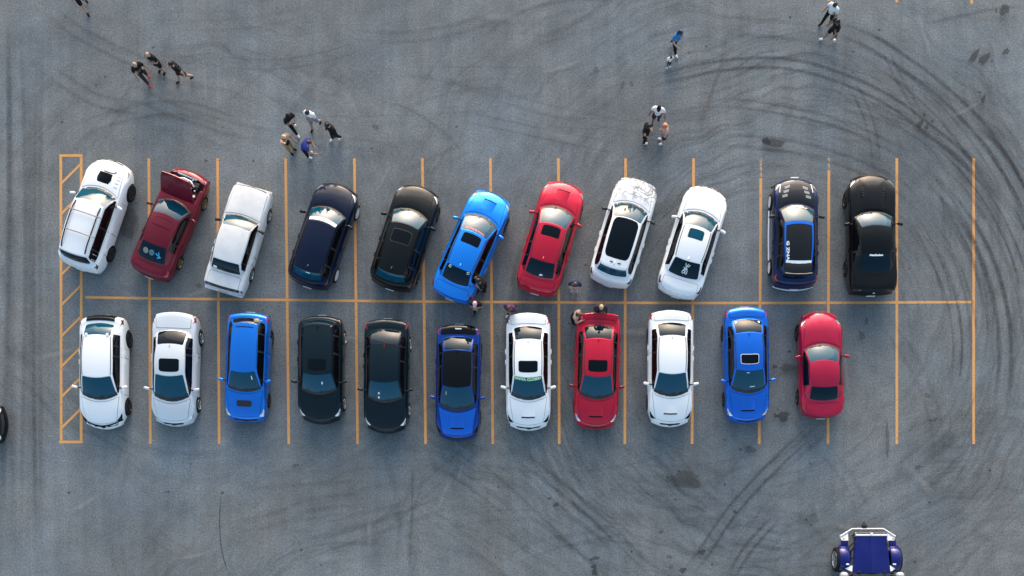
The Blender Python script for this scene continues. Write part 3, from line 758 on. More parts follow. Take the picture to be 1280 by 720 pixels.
for y in (229, 267, 305, 343, 381, 420, 458, 496, 535): strip('hatch_line', [gp(77, y), gp(101, y - 24)], LW * .85, M_LINE, .0056)
for x, y in ((951, -2), (1036, 1.5), (1121, 3.5), (1214.5, 5)): strip('parking_line', [gp(x, y), gp(x, y - 170)], LW, M_LINE, .004)
# tyre marks
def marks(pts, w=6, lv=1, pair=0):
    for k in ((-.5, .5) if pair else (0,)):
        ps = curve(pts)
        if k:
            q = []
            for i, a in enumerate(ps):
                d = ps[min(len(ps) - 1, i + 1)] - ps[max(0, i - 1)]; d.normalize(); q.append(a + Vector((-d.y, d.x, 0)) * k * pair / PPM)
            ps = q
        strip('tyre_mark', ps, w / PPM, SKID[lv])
marks([(780, 112), (860, 90), (920, 80), (985, 80), (1050, 97), (1110, 125), (1165, 165), (1215, 208), (1258, 260)], 7, 2, 12)
marks([(870, 128), (930, 130), (1000, 142), (1060, 158), (1110, 182), (1150, 200)], 6, 1, 10)
marks([(1020, 28), (1080, 48), (1140, 85), (1195, 130), (1240, 180), (1275, 240), (1300, 300)], 8, 2, 16)
marks([(1070, 62), (1120, 92), (1170, 135), (1215, 190), (1252, 250)], 6, 1, 14)
marks([(1060, 98), (1078, 130), (1090, 165), (1097, 215)], 5, 1, 10)
marks([(1105, 60), (1122, 95), (1150, 145)], 5, 1, 8)
marks([(1150, 32), (1200, 20), (1250, 10), (1290, 8)], 7, 1)
marks([(880, 20), (960, 25), (1030, 34)], 9, 0); marks([(900, 45), (970, 46), (1040, 60)], 9, 0)
marks([(880, 175), (950, 178), (1020, 190), (1090, 215), (1150, 250)], 8, 1, 14)
for i in range(16):
    r_ = 150 + i * 12 + random.uniform(-4, 4); a0 = random.uniform(-62, -30); a1 = a0 + random.uniform(35, 75)
    cx_, cy_ = 1010 + random.uniform(-14, 14), 430 + random.uniform(-20, 20)
    marks([(cx_ + r_ * math.cos(R(a0 + (a1 - a0) * s / 5)), cy_ + r_ * 1.15 * math.sin(R(a0 + (a1 - a0) * s / 5))) for s in range(6)], random.uniform(4, 9), random.choice((0, 1, 1, 2)), random.choice((0, 11, 15)))
marks([(855, 722), (880, 690), (910, 645), (945, 605), (990, 560), (1020, 535)], 6, 2, 13)
marks([(912, 722), (938, 682), (972, 645)], 6, 2, 10)
marks([(820, 610), (850, 650), (880, 700)], 7, 0)
marks([(1085, 385), (1120, 420), (1150, 470), (1170, 530), (1175, 600)], 7, 0, 14)
marks([(1030, 560), (1060, 600), (1080, 640)], 7, 0, 14)
for i in range(15):
    x0 = random.uniform(520, 720); y0 = random.uniform(560, 640); ln = random.uniform(80, 170); sl = random.uniform(.55, .85)
    marks([(x0, y0), (x0 + ln * .5, y0 + ln * .5 * sl + 4), (x0 + ln, y0 + ln * sl + 14)], random.uniform(4, 9), random.choice((0, 1, 1)), random.choice((0, 0, 12)))
marks([(325, 722), (355, 695), (400, 681), (450, 678), (492, 682)], 5, 1); marks([(280, 660), (340, 650), (400, 628), (470, 626)], 8, 0, 14)
marks([(300, 612), (380, 606), (470, 600)], 10, 0); marks([(516, 570), (515, 640), (512, 722)], 5, 1)
marks([(277, 613), (274.5, 650), (278, 690), (289, 724)], 2.6, 2); marks([(277, 618), (275, 655), (279, 695), (289, 722)], 1.6, 2)
marks([(595, 55), (625, 30), (665, 10), (710, 1), (755, 1), (795, 10)], 6, 1); marks([(640, 50), (690, 20), (750, 10)], 8, 0)
marks([(470, 128), (510, 136), (550, 162), (585, 196)], 6, 1); marks([(500, 90), (560, 100), (620, 120), (690, 118)], 10, 0)
marks([(58, 5), (88, 34), (125, 55), (170, 76), (240, 105)], 7, 1, 14); marks([(52, 82), (90, 108), (130, 128), (200, 140)], 7, 1, 14)
marks([(85, 168), (140, 148), (210, 135), (265, 145), (320, 170)], 7, 1, 16); marks([(180, 150), (240, 160), (300, 185)], 9, 0, 16)
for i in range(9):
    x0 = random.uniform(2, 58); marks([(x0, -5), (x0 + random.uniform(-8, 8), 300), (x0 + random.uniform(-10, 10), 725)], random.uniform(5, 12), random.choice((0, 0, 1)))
for i in range(26):                                   # donuts on the right
    r_ = random.uniform(140, 345); a0 = random.uniform(-100, -10); a1 = a0 + random.uniform(30, 70)
    cx_, cy_ = 1000 + random.uniform(-30, 30), 420 + random.uniform(-40, 40)
    marks([(cx_ + r_ * math.cos(R(a0 + (a1 - a0) * q / 5)), cy_ + r_ * 1.1 * math.sin(R(a0 + (a1 - a0) * q / 5))) for q in range(6)], random.uniform(3, 8), random.choice((0, 0, 1)), random.choice((0, 9, 13)))
for i in range(14):                                   # wide sweeps across the top
    x0 = random.uniform(60, 700); y0 = random.uniform(20, 185); ln = random.uniform(120, 300); bd = random.uniform(-.35, .35); sl = random.uniform(-.25, .45)
    marks([(x0 + ln * q, y0 + ln * q * sl + bd * ln * q * (1 - q)) for q in (0, .25, .5, .75, 1)], random.uniform(4, 9), random.choice((0, 0, 1)), random.choice((0, 12, 15)))
for i in range(16):                                   # and along the bottom
    x0 = random.uniform(120, 1150); y0 = random.uniform(575, 720); ln = random.uniform(90, 240); bd = random.uniform(-.3, .3); sl = random.uniform(-.9, .6)
    marks([(x0 + ln * q, y0 + ln * q * sl + bd * ln * q * (1 - q)) for q in (0, .25, .5, .75, 1)], random.uniform(4, 9), random.choice((0, 0, 1)), random.choice((0, 12, 15)))
for i in range(26):
    x0 = random.uniform(120, 1250); y0 = random.choice((random.uniform(0, 180), random.uniform(560, 720), random.uniform(380, 700))); a = random.uniform(0, 360); ln = random.uniform(60, 160); bd = random.uniform(-.25, .25)
    marks([(x0 + ln * s * math.cos(R(a)) - bd * ln * s * s * math.sin(R(a)), y0 + ln * s * math.sin(R(a)) + bd * ln * s * s * math.cos(R(a))) for s in (0, .33, .66, 1)], random.uniform(5, 12), 0, random.choice((0, 0, 13)))
for i in range(34):
    x0 = random.uniform(100, 1270); y0 = random.choice((random.uniform(0, 200), random.uniform(560, 720), random.uniform(200, 720))); ln = random.uniform(20, 70); a = random.uniform(0, 360)
    strip('scuff_mark', curve([(x0, y0), (x0 + ln * .5 * math.cos(R(a)), y0 + ln * .5 * math.sin(R(a)) + 2), (x0 + ln * math.cos(R(a)), y0 + ln * math.sin(R(a)))], 4), random.uniform(6, 18) / PPM, M_SCUFF)
# oil stains: uneven flat blots
def stain_material(name, col, alpha):
    m = layer_material(name, col, alpha, rough=.5, wear=(6, .25, .50), edge=.01, endf=.01)
    return m
M_OIL = layer_material('oil', (.014, .014, .015), .97, rough=.45, wear=(6, .05, .30), edge=.5, endf=.9)
M_OILL = layer_material('old_oil', (.040, .040, .038), .80, rough=.7, wear=(6, .12, .48), edge=.5, endf=.9)
def stain(px, py, w, h, ang=0, strong=True):
    LAYER[0] += .0004; z = LAYER[0]; n = 26; c = gp(px, py); ph = [random.uniform(0, 6.28) for _ in range(4)]
    verts = [(c.x, c.y, z)]; uvs = [(.5, .5)]
    for ring, s in ((1, .70), (2, 1.0)):
        for i in range(n):
            a = 2 * math.pi * i / n; r = s * (1 + .16 * math.sin(2 * a + ph[0]) + .12 * math.sin(3 * a + ph[1]) + .09 * math.sin(5 * a + ph[2]) + .05 * math.sin(9 * a + ph[3]))
            x, y = r * w / 2 / PPM * math.cos(a), r * h / 2 / PPM * math.sin(a); q = R(-ang)
            verts.append((c.x + x * math.cos(q) - y * math.sin(q), c.y + x * math.sin(q) + y * math.cos(q), z)); uvs.append((.5, .5 if ring == 1 else .72))
    faces = [(0, 1 + i, 1 + (i + 1) % n) for i in range(n)] + [(1 + i, 1 + n + i, 1 + n + (i + 1) % n, 1 + (i + 1) % n) for i in range(n)]
    me = bpy.data.meshes.new('oil_stain'); me.from_pydata(verts, [], faces); ul = me.uv_layers.new(name='UVMap')
    for lp in me.loops: ul.data[lp.index].uv = uvs[lp.vertex_index]
    link('oil_stain', me, ground, [M_OIL if strong else M_OILL])
for s_ in [(967, 180, 24, 11, 8), (957, 178, 12, 9), (1254, 14, 13, 13, -30), (1244, 15, 4, 5), (1216, 72, 20, 8, -48), (1229, 75, 22, 8, -42), (1256, 66, 12, 6, -45), (1149, 156, 11, 7, -55), (1157, 160, 7, 5, -40),
           (1154, 145, 5, 4), (1164, 153, 5, 4), (968, 459, 6, 6), (978.5, 521, 16, 12), (969, 520, 6, 6), (743, 698, 13, 5, -8), (742, 708, 7, 5), (925, 562, 4, 4), (1223, 117, 5, 3), (1228, 125, 4, 14, 12),
           (848, 589, 4, 3), (877, 690, 8, 8), (853, 713, 8, 8), (695, 631, 8, 6), (687, 623, 5, 4), (918, 640, 5, 5), (88, 616, 4, 3), (289, 348, 6, 5), (743, 715, 9, 8), (1020, 461, 4, 4), (986, 440, 4, 4)]:
    stain(*s_, strong=True)
for s_ in [(984, 460, 19, 12), (937, 562, 16, 9), (855, 600, 44, 20, -6), (1158, 495, 10, 5, 8), (1165, 525, 12, 5, -15), (1108, 550, 5, 40, 0), (836, 696, 6, 6), (838, 708, 6, 5), (826, 665, 6, 5), (1146, 584, 8, 5), (160, 278, 30, 34),
           (745, 89, 8, 7), (778, 108, 5, 9, 20), (789, 107, 6, 6), (1012, 580, 4, 4), (1076, 420, 6, 14, -20), (1082, 402, 5, 9), (250, 358, 9, 6), (470, 160, 8, 8), (370, 582, 8, 5), (1004, 148, 8, 3)]:
    stain(*s_, strong=False)
for i in range(60):
    stain(random.uniform(60, 1275), random.choice((random.uniform(5, 190), random.uniform(560, 715), random.uniform(200, 715))), random.uniform(2, 4), random.uniform(2, 3.5), 0, random.random() < .5)

# ------------------------------------------------------------------ upper row of cars
def stk(px_, py_, w_, h_): return rr(px_ - w_ / 2, px_ + w_ / 2, py_ - h_ / 2, py_ + h_ / 2, .2, 3, 1)
c = car('parked_suv', 122, 268.5, 18.6, 'white boxy SUV with roof rack bars and black bonnet scoop beside hatched bay', SUV, M_WHITE, mould=False, rim_mat=M_DKALLOY, rim=6, fin=False, bulge=.0, side_mat=M_SIDE, wheel_out=.03, tail_mat=M_TAILD, tail=(.26, .07, .50, .66))
def suv_extras(c):
    root, Rf, D_, hl = c['root'], c['Rf'], c['D'], c['hl']
    for sg in (1, -1):
        tube('roof_rail', [Rf(sg * .84, .04 + .92 * t / 8) + Vector((sg * .0, 0, .06 if 0 < t < 8 else .0)) for t in range(9)], .026, M_TRIM, root)
    for t in (.22, .62):
        a, b = Rf(-1, t), Rf(1, t)
        tube('roof_rack_bar', [(a.x - .10, a.y, a.z + .12), (0, a.y + .01, a.z + .14), (b.x + .10, b.y, b.z + .12)], .022, mat('rack_grey', (.20, .20, .21), .4, .5), root)
    v = []
    for (y, h, w) in ((1.18, .015, .26), (1.38, .06, .30), (1.62, .075, .27)):
        for x in (-w, -w * .85, 0, w * .85, w):
            q = D_(x, y); q.z += h if abs(x) < w * .9 else .003; v.append(q)
    mesh('hood_scoop', v, [(r_ * 5 + k, r_ * 5 + k + 1, (r_ + 1) * 5 + k + 1, (r_ + 1) * 5 + k) for r_ in range(2) for k in range(4)], M_GLOSSB, root, True, 50)
    ribbon('hood_decal', D_, [(.04 + .30 * math.cos(R(a)), 1.76 + .10 * math.sin(R(a))) for a in range(-120, 30, 12)], .045, .024, M_TRIM, c['hood'])
    ribbon('hood_decal', D_, [(.04 + .30 * math.cos(R(a)), 1.76 + .10 * math.sin(R(a))) for a in range(30, 250, 14)], .012, .024, M_STICKY, c['hood'])
    for k in range(5):
        patch('hood_louvre', D_, rr(.44, .60, 1.16 + .16 * k, 1.20 + .16 * k, .3, 2, 1), .026, M_PEARL, c['hood'], 1)
    # tailgate trim and lamp
    patch('tailgate_handle', c['Rw'], rr(-.80, .80, .90, .99, .2), .012, M_TRIM, root, 2)
    text_on('window_sticker', 'III', lambda y, s: c['Sd'](y, s, 1), -1.72, .55, .28, R(90), M_STICK, root, .011, uvs=(1, 2))
suv_extras(c)

PITC = dict(pit=(1.02, 2.02, .66, .30))
c = car('parked_coupe', 213, 279.5, 22.4, 'maroon coupe with its bonnet propped open and engine bay showing', INTEG, M_MAROON, rim_mat=M_GOLD, rim=5, grille=.3, head=(.20, .10, .60, .67), **PITC)
def open_hood(c):
    root, D_ = c['root'], c['D']
    hinge = Vector((0, 1.04, .93)); up = R(58)
    n = 7; v = []
    for th in (0, .03):
        for i in range(n):
            s = i / (n - 1)
            for k in range(9):
                x = (-1 + 2 * k / 8) * (.70 - .07 * s) * (1 - .10 * smooth01((s - .75) / .25)); cr = .035 * (1 - (x / .7) ** 2) - .03 * s * s
                yl = s * 1.10 - .10 * (x / .7) ** 2 * s; zl = cr + (.03 if th == 0 else 0)
                v.append(hinge + Vector((x, yl * math.cos(up) - zl * math.sin(up), yl * math.sin(up) + zl * math.cos(up))))
    f = [(t * 63 + i * 9 + k, t * 63 + i * 9 + k + 1, t * 63 + (i + 1) * 9 + k + 1, t * 63 + (i + 1) * 9 + k) for t in (0, 1) for i in range(n - 1) for k in range(8)]
    rim = [k for k in range(9)] + [i * 9 + 8 for i in range(1, n)] + [(n - 1) * 9 + k for k in range(7, -1, -1)] + [i * 9 for i in range(n - 2, 0, -1)]
    f += [(rim[i], rim[(i + 1) % len(rim)], 63 + rim[(i + 1) % len(rim)], 63 + rim[i]) for i in range(len(rim))]
    ho = mesh('hood', v, f, M_MAROON, root, True, 45); ho['label'] = 'bonnet raised on its hinges at the windshield'
    tube('hood_prop', [(.60, 1.75, .74), (.52, 1.58, 1.62)], .012, M_ALLOY, root, 6)
    liner = patch('engine_bay', lambda x, y: Vector((x, y, .585)), rr(-.63, .63, 1.05, 1.99, .06), .0, M_ENGINE, root, 2)
    rbox('engine_block', (-.04, 1.50, .70), (.62, .46, .22), M_ENGINE, root, .12)
    rbox('valve_cover', (-.04, 1.46, .83), (.54, .20, .07), M_MAROON, root, .25)
    rbox('battery', (-.47, 1.72, .68), (.20, .26, .20), M_TRIM, root, .1)
    rbox('air_box', (.42, 1.72, .68), (.26, .30, .18), M_TRIM, root, .15)
    tube('intake_pipe', [(.40, 1.66, .80), (.22, 1.80, .84), (-.10, 1.82, .84), (-.30, 1.76, .80)], .045, M_SHINY, root, 10)
    tube('coolant_hose', [(.10, 1.74, .80), (.16, 1.88, .80), (.22, 1.96, .76)], .03, M_TRIM, root)
    rbox('radiator', (0, 1.95, .70), (.80, .06, .20), M_SHINY, root, .1)
    for sg in (1, -1):
        tube('strut_tower', [(sg * .54, 1.32, .60), (sg * .54, 1.32, .80)], .10, M_ENGINE, root, 14); tube('strut_cap', [(sg * .54, 1.32, .80), (sg * .54, 1.32, .825)], .05, M_SHINY, root, 12)
    for (x, y) in ((.12, 1.62), (-.28, 1.63), (.33, 1.56), (.50, 1.52), (.28, 1.88)): rbox('bracket', (x, y, .83), (.07, .05, .05), M_SHINY, root, .2)
    # roof panel and rear window decorations
    ribbon('sunroof_seam', c['Rf'], [(j / 6, .42) for j in range(-4, 5)], .02, .004, M_GAP, c['roof'])
    ribbon('sunroof_seam', c['Rf'], [(j / 6, .16) for j in range(-4, 5)], .012, .004, M_GAP, c['roof'])
    rw = c['Rw']
    circ = lambda u, v, a, b: [(u + a * math.cos(R(q)), v + b * math.sin(R(q))) for q in range(0, 360, 20)]
    patch('speaker_cone', rw, circ(-.48, .50, .20, .15), .012, M_STICKY, c['rear_window'], 2)
    patch('window_sticker', rw, circ(-.02, .48, .20, .15), .012, mat('sticker_dim', (.05, .13, .19), .5), c['rear_window'], 2)
    ribbon('window_sticker', rw, circ(-.02, .48, .12, .09)[:17], .03, .016, MATS['sticker_dim'] if False else mat('sticker_sky', (.16, .32, .42), .5), c['rear_window'])
    for (u, v, s, r_) in ((.42, .50, .30, .35), (.52, .62, .22, -.3), (.50, .42, .16, 1.1), (.60, .58, .14, .4)):
        ribbon('window_sticker', rw, [(u - s / 2 * math.cos(r_), v - s / 2 * math.sin(r_)), (u, v + .02), (u + s / 2 * math.cos(r_), v + s / 2 * math.sin(r_))], .055, .014, M_STICKB, c['rear_window'])
open_hood(c)

c = car('parked_sedan', 298.5, 299, 16.5, 'old square-edged white sedan with dark strip across its tail', BOXY, M_OLDWHITE, rim_mat=M_ALLOY, rim=7, mirror_mat=M_TRIM, mirror_out=.07)
patch('tail_strip', c['D'], rr(-.70, .70, -2.115, -2.03, .1), .014, M_TRIM, c['root'], 2)
rbox('rear_bumper_bar', (0, -2.16, .50), (1.58, .12, .12), M_CHROME, c['root'], .25)
rbox('front_bumper_bar', (0, 2.12, .50), (1.48, .12, .12), M_OLDWHITE, c['root'], .25)
ribbon('sunroof_seam', c['Rf'], [(.62, .14), (.62, .46), (-.62, .46), (-.62, .14), (.62, .14)], .014, .003, mat('grey_seam', (.35, .36, .37), .6), c['roof'])
patch('window_sticker', c['Rw'], rr(-.82, -.58, .68, .86, .1), .012, M_STICK, c['rear_window'], 1)
for sg in (1, -1):
    tube('wiper', [c['Ws'](sg * .15 - .3, .05) + Vector((0, 0, .03)), c['Ws'](sg * .15 + .25, .16) + Vector((0, 0, .03))], .014, M_TRIM, c['root'], 5)

c = car('parked_hatchback', 405, 294, 18.4, 'dark navy hatchback with white band across top of windshield', GOLF, M_NAVY, rim=10, rim_mat=M_WRIM, spoiler='roof', sp_len=.08, wheel_out=.03, head_mat=M_LAMP, rear_glass=M_GLASS)
patch('windshield_banner', c['Ws'], rr(-.93, .93, .76, .955, .08, m=5), .012, M_STICK, c['windshield'], 3)
patch('window_sticker', c['Rw'], rr(-.05, .25, .30, .38, .1), .012, M_STICK, c['rear_window'], 1)

c = car('parked_hatchback', 507, 296.5, 17.4, 'black hatchback with sunroof outline, between navy hatchback and blue sedan', GOLF, M_BLACK2, rim=5, rim_mat=M_DKALLOY, W=1.86, sunroof=(.14, .40, .66), sun_mat=M_GLOSSB, sun_frame=mat('seam_grey', (.03, .035, .04), .4), spoiler='roof', sp_len=.07, rear_glass=M_GLASS)

c = car('parked_sedan', 590.5, 307, 23.4, 'bright blue sedan with dark sunroof and red script on windshield', RALLY, M_BLUE2, sunroof=(.07, .33, .64), rim_mat=M_DKALLOY, scoop=(1.42, 1.82, .30), spoiler='lip', head=(.44, .16, .58, .67))
ws = c['Ws']
for k in range(4):
    ribbon('windshield_script', ws, [(-.72 + .36 * k + .036 * i, .86 + .045 * math.sin(i * 1.9 + k) + .01 * k) for i in range(11)], .035, .013, M_STICKR, c['windshield'])
for u in (-.74, .66):
    ribbon('window_sticker', c['Rw'], [(u, .10), (u + .16, .10), (u + .16, .22), (u, .22), (u, .12), (u + .08, .16)], .035, .013, M_STICK, c['rear_window'])

c = car('parked_sedan', 688.5, 297, 16.2, 'red sedan with dark sunroof, nose pointing up beside white hatchback', RALLY, M_RED, sunroof=(.07, .33, .62), rim_mat=M_DKALLOY, scoop=(1.42, 1.84, .30), head=(.44, .16, .58, .67))
text_on('window_sticker', 'S', c['Rw'], .12, .80, .12, R(180), M_STICK, c['rear_window'], .012, -1, uvs=(3.2, 1.2))

c = car('parked_hatchback', 780, 289.5, 16.6, 'white hatchback with long black glass roof and grey flame print on bonnet', GOLF, M_WHITE, L=4.42, rim=5, rim_mat=M_DKALLOY, sunroof=(.02, .84, .86), spoiler='roof', sp_len=.10, mirror_mat=M_TRIM, rear_glass=M_GLASS)
def marble():
    m = bpy.data.materials.new('flame_print_paint'); m.use_nodes = True; nt = m.node_tree; b = nt.nodes['Principled BSDF']; N = nt.nodes.new; Lk = nt.links.new
    b.inputs['Roughness'].default_value = .4; b.inputs['Coat Weight'].default_value = 1.0
    tc = N('ShaderNodeTexCoord'); n = N('ShaderNodeTexNoise'); n.inputs['Scale'].default_value = 2.6; n.inputs['Detail'].default_value = 4; n.inputs['Distortion'].default_value = 1.6
    Lk(tc.outputs['Object'], n.inputs['Vector'])
    a = N('ShaderNodeMath'); a.operation = 'SUBTRACT'; a.inputs[1].default_value = .5; Lk(n.outputs['Fac'], a.inputs[0]); q = N('ShaderNodeMath'); q.operation = 'ABSOLUTE'; Lk(a.outputs[0], q.inputs[0])
    r = N('ShaderNodeMapRange'); r.inputs[1].default_value = .0; r.inputs[2].default_value = .11; r.inputs[3].default_value = .95; r.inputs[4].default_value = 0; Lk(q.outputs[0], r.inputs[0])
    sx = N('ShaderNodeSeparateXYZ'); Lk(tc.outputs['Object'], sx.inputs[0])
    y = N('ShaderNodeMapRange'); y.inputs[1].default_value = 1.05; y.inputs[2].default_value = 1.45; Lk(sx.outputs['Y'], y.inputs[0])
    n2 = N('ShaderNodeTexNoise'); n2.inputs['Scale'].default_value = 2.6; Lk(tc.outputs['Object'], n2.inputs['Vector'])
    k = N('ShaderNodeMapRange'); k.inputs[1].default_value = .34; k.inputs[2].default_value = .46; Lk(n2.outputs['Fac'], k.inputs[0])
    m1 = N('ShaderNodeMath'); m1.operation = 'MULTIPLY'; Lk(r.outputs[0], m1.inputs[0]); Lk(y.outputs[0], m1.inputs[1])
    m2 = N('ShaderNodeMath'); m2.operation = 'MULTIPLY'; Lk(m1.outputs[0], m2.inputs[0]); Lk(k.outputs[0], m2.inputs[1])
    mx = N('ShaderNodeMix'); mx.data_type = 'RGBA'; mx.inputs['A'].default_value = (.78, .80, .82, 1); mx.inputs['B'].default_value = (.13, .14, .15, 1); Lk(m2.outputs[0], mx.inputs['Factor']); Lk(mx.outputs['Result'], b.inputs['Base Color'])
    return m
M_FLAME = marble()
c['hood'].data.materials[0] = M_FLAME; c['body'].data.materials[0] = M_FLAME
ribbon('hood_script', c['D'], [(-.25 + .05 * i, 1.74 + .03 * math.sin(i * 2.1)) for i in range(12)], .022, .024, M_TRIM, c['hood'])
for x in (-.36, .22): patch('spoiler_slot', c['Rf'], rr(x, x + .26, .925, .945, .2, 2, 1), .014, M_TRIM, c['root'], 1)
for (u, v, r_) in ((-.32, .62, .07), (.02, .66, .05), (-.15, .36, .04)):
    patch('windshield_ornament', c['Ws'], [(u + r_ * math.cos(R(q)), v - .1 + r_ * 1.6 * math.sin(R(q))) for q in range(0, 360, 40)], .012, M_TRIM, c['windshield'], 1)

AUDI = dict(L=4.55, W=1.84, A=1.14, B=.38, Cc=-.98, D=-1.66, wA=.72, wB=.56, wC=.54, wD=.66, bowF=.38, bowR=.24, mould=True)
c = car('parked_sedan', 866, 302, 17.4, 'white sedan with teal sunroof and white emblem on rear window', AUDI, M_WHITE, sunroof=(.10, .36, .50), sun_mat=M_GLASS, rim_mat=M_ALLOY, tail=(.50, .10, .56, .68), tail_mat=M_TAILD, head=(.4, .16, .55, .62), head_mat=M_WHITE)
rw = c['Rw']
for pts in ([(-.06, .18), (-.02, .30), (.05, .40), (.16, .55), (.18, .70)], [(.14, .20), (.08, .30), (.02, .44), (-.10, .56), (-.14, .68), (-.04, .72), (.02, .60), (.10, .72), (.18, .70)],
            [(.26, .22), (.20, .32), (.12, .34), (.08, .30)], [(-.12, .40), (-.04, .46), (.06, .52), (.14, .44)], [(-.14, .62), (.0, .54), (.08, .62), (.0, .68)]):
    ribbon('window_emblem', rw, pts, .04, .013, M_STICK, c['rear_window'])

c = car('parked_hatchback', 993, 291.5, .5, 'dark blue hatchback with vented black bonnet, black roof and large rear spoiler', HATCH5, M_DKBLUE, roof=M_CARBON, hood=M_CARBON, rim=6, rim_mat=M_WRIM, spoiler='roof', sp_len=.40, sp_h=.05, sp_mat=M_CARBON, wheel_out=.05, mirror_mat=M_TRIM, fin=False, hood_wf=.66)
def rally_extras(c):
    root, D_, Rf, hl, hw = c['root'], c['D'], c['Rf'], c['hl'], c['hw']
    for sg in (1, -1):
        for k in range(3):
            y = 1.30 + .20 * k; x = sg * (.46 - .055 * k)
            patch('hood_vent', D_, [(x - .10, y), (x + .10, y - sg * .05), (x + .10, y + .12 - sg * .05), (x - .10, y + .12)], .030, mat('vent_grey', (.20, .21, .23), .45), c['hood'], 1)
        tube('side_skirt', [(sg * (hw + .03), 1.0, .20), (sg * (hw + .045), 0, .20), (sg * (hw + .03), -1.0, .20)], .035, M_STICK if sg < 0 else M_TRIM, root)
        ribbon('roof_edge_trim', Rf, [(sg * .94, t / 8) for t in range(9)], .10, .006, M_BLUE3, c['roof'])
    ribbon('roof_edge_trim', Rf, [(j / 8, .035) for j in range(-8, 9)], .07, .007, M_BLUE3, c['roof'])
    patch('rear_roof_band', Rf, rr(-.93, .93, .93, 1.03, .1), .014, M_STICK, c['root'], 2)
    text_on('roof_lettering', 'G ZNA', Rf, -.78, .70, .30, R(-90), M_STICK, c['roof'], .010, -1, uvs=(.85, .50))
    ribbon('windshield_banner', c['Ws'], [(j / 20, .17) for j in range(-12, 8)], .06, .014, M_STICK, c['windshield'])
    ribbon('windshield_banner', c['Ws'], [(-.55 + .06 * i, .23 + .02 * math.sin(i * 2)) for i in range(20)], .035, .014, M_STICK, c['windshield'])
    C_ = c['Cf']
    tube('spoiler_edge', [C_(s / 6) + Vector((0, -.40, .045)) for s in range(-6, 7)], .014, M_TAN, root, 6)
    tube('bumper_trim', [(s / 6 * .80, -hl + .02 - .05 * (1 - (s / 6) ** 2) + .10 * (s / 6) ** 2, .36) for s in range(-6, 7)], .03, M_STICK, root, 6)
    rbox('front_plate', (0, hl + .03, .50), (.30, .05, .14), M_STICK, root, .1)
    tube('front_splitter', [(s / 8 * .86, hl + .03 - .30 * (s / 8) ** 2, .24) for s in range(-8, 9)], .05, M_TRIM, root)
    for sg in (1, -1): tube('headlight_strip', [c['Bv'](hl - q, .72, sg) + Vector((0, 0, .012)) for q in (.62, .50, .38, .28, .18)], .018, M_LAMP, root, 6)
rally_extras(c)

c = car('parked_coupe', 1088.5, 293, -.4, 'black muscle coupe in the rightmost occupied bay of the upper row', MUSCLE, M_BLACK, rim=5, rim_mat=M_DKALLOY, tail=(.08, .03, .58, .80), tail_mat=M_TAILD)
text_on('window_lettering', 'AutoModena', c['Rw'], 0, .10, .13, R(180), M_STICK, c['rear_window'], .013, -1, uvs=(1.35, .9))
for sg in (1, -1):
    for k in range(4): patch('hood_louvre', c['D'], rr(sg * .40 - .05, sg * .40 + .05, 1.42 + .10 * k, 1.46 + .10 * k, .2, 2, 1), .030, M_TRIM, c['hood'], 1)
rbox('tail_badge', (0, -2.415, .90), (.09, .02, .09), M_CHROME, c['root'], .4)
ribbon('shoulder_chrome', lambda y, v: c['Bv'](y, v, -1), [(1.2 - .15 * i, .60) for i in range(5)], .012, .010, M_CHROME, c['body'])

# ------------------------------------------------------------------ lower row of cars
c = car('parked_hatchback', 130, 465, 180.8, 'white hatchback with black tail panel beside hatched bay, nose pointing down', CIVIC, M_WHITE, rim_mat=M_DKALLOY, rim=10, wheel_out=.02, fin=False, tail_mat=M_TAILD, wheel_r=.335, grille=.62, grille_mat=M_GLOSSB, rear_glass=M_GLASS)
patch('tail_panel', c['D'], rr(-.56, .56, -2.235, -1.98, .06), .018, M_GLOSSB, c['root'], 3)
for sg in (1, -1): rbox('spoiler_foot', c['Cf'](sg * .75) + Vector((0, -.06, .01)), (.10, .12, .05), M_WHITE, c['root'], .3)
ribbon('nose_strip', c['D'], [(j / 10 * .78, 2.12 + .04 * (1 - abs(j) / 10)) for j in range(-10, 11)], .05, .014, M_GLOSSB, c['root'])

c = car('parked_sedan', 219.5, 462, 181.9, 'silver-white coupe-like sedan with dark sunroof, parked beside white hatchback', COUPE4, M_PEARL, sunroof=(.12, .52, .66), sun_mat=M_TINT, rim_mat=M_ALLOY, rim=10, rear_glass=M_TINT, spoiler='lip', wheel_out=.01)
c = car('parked_wagon', 310, 459, 182.6, 'small blue wagon with black bonnet vent and wraparound rear glass', WAGON, M_BLUE, vent=(1.36, 1.60, .29), rim_mat=M_DKALLOY, rear_glass=M_TINT, grille=.5)
ribbon('roof_seam', c['Rf'], [(j / 10 * .75, .92) for j in range(-10, 11)], .02, .006, M_DKBLUE, c['roof'])
patch('windshield_sticker_or_glint', c['Ws'], rr(-.66, -.60, .58, .78, .3), .012, M_STICK, c['windshield'], 1)  # slim white streak on the glass
rbox('seat_back', (-.44, -1.74, 1.16), (.22, .16, .30), M_TAN, c['root'], .3)

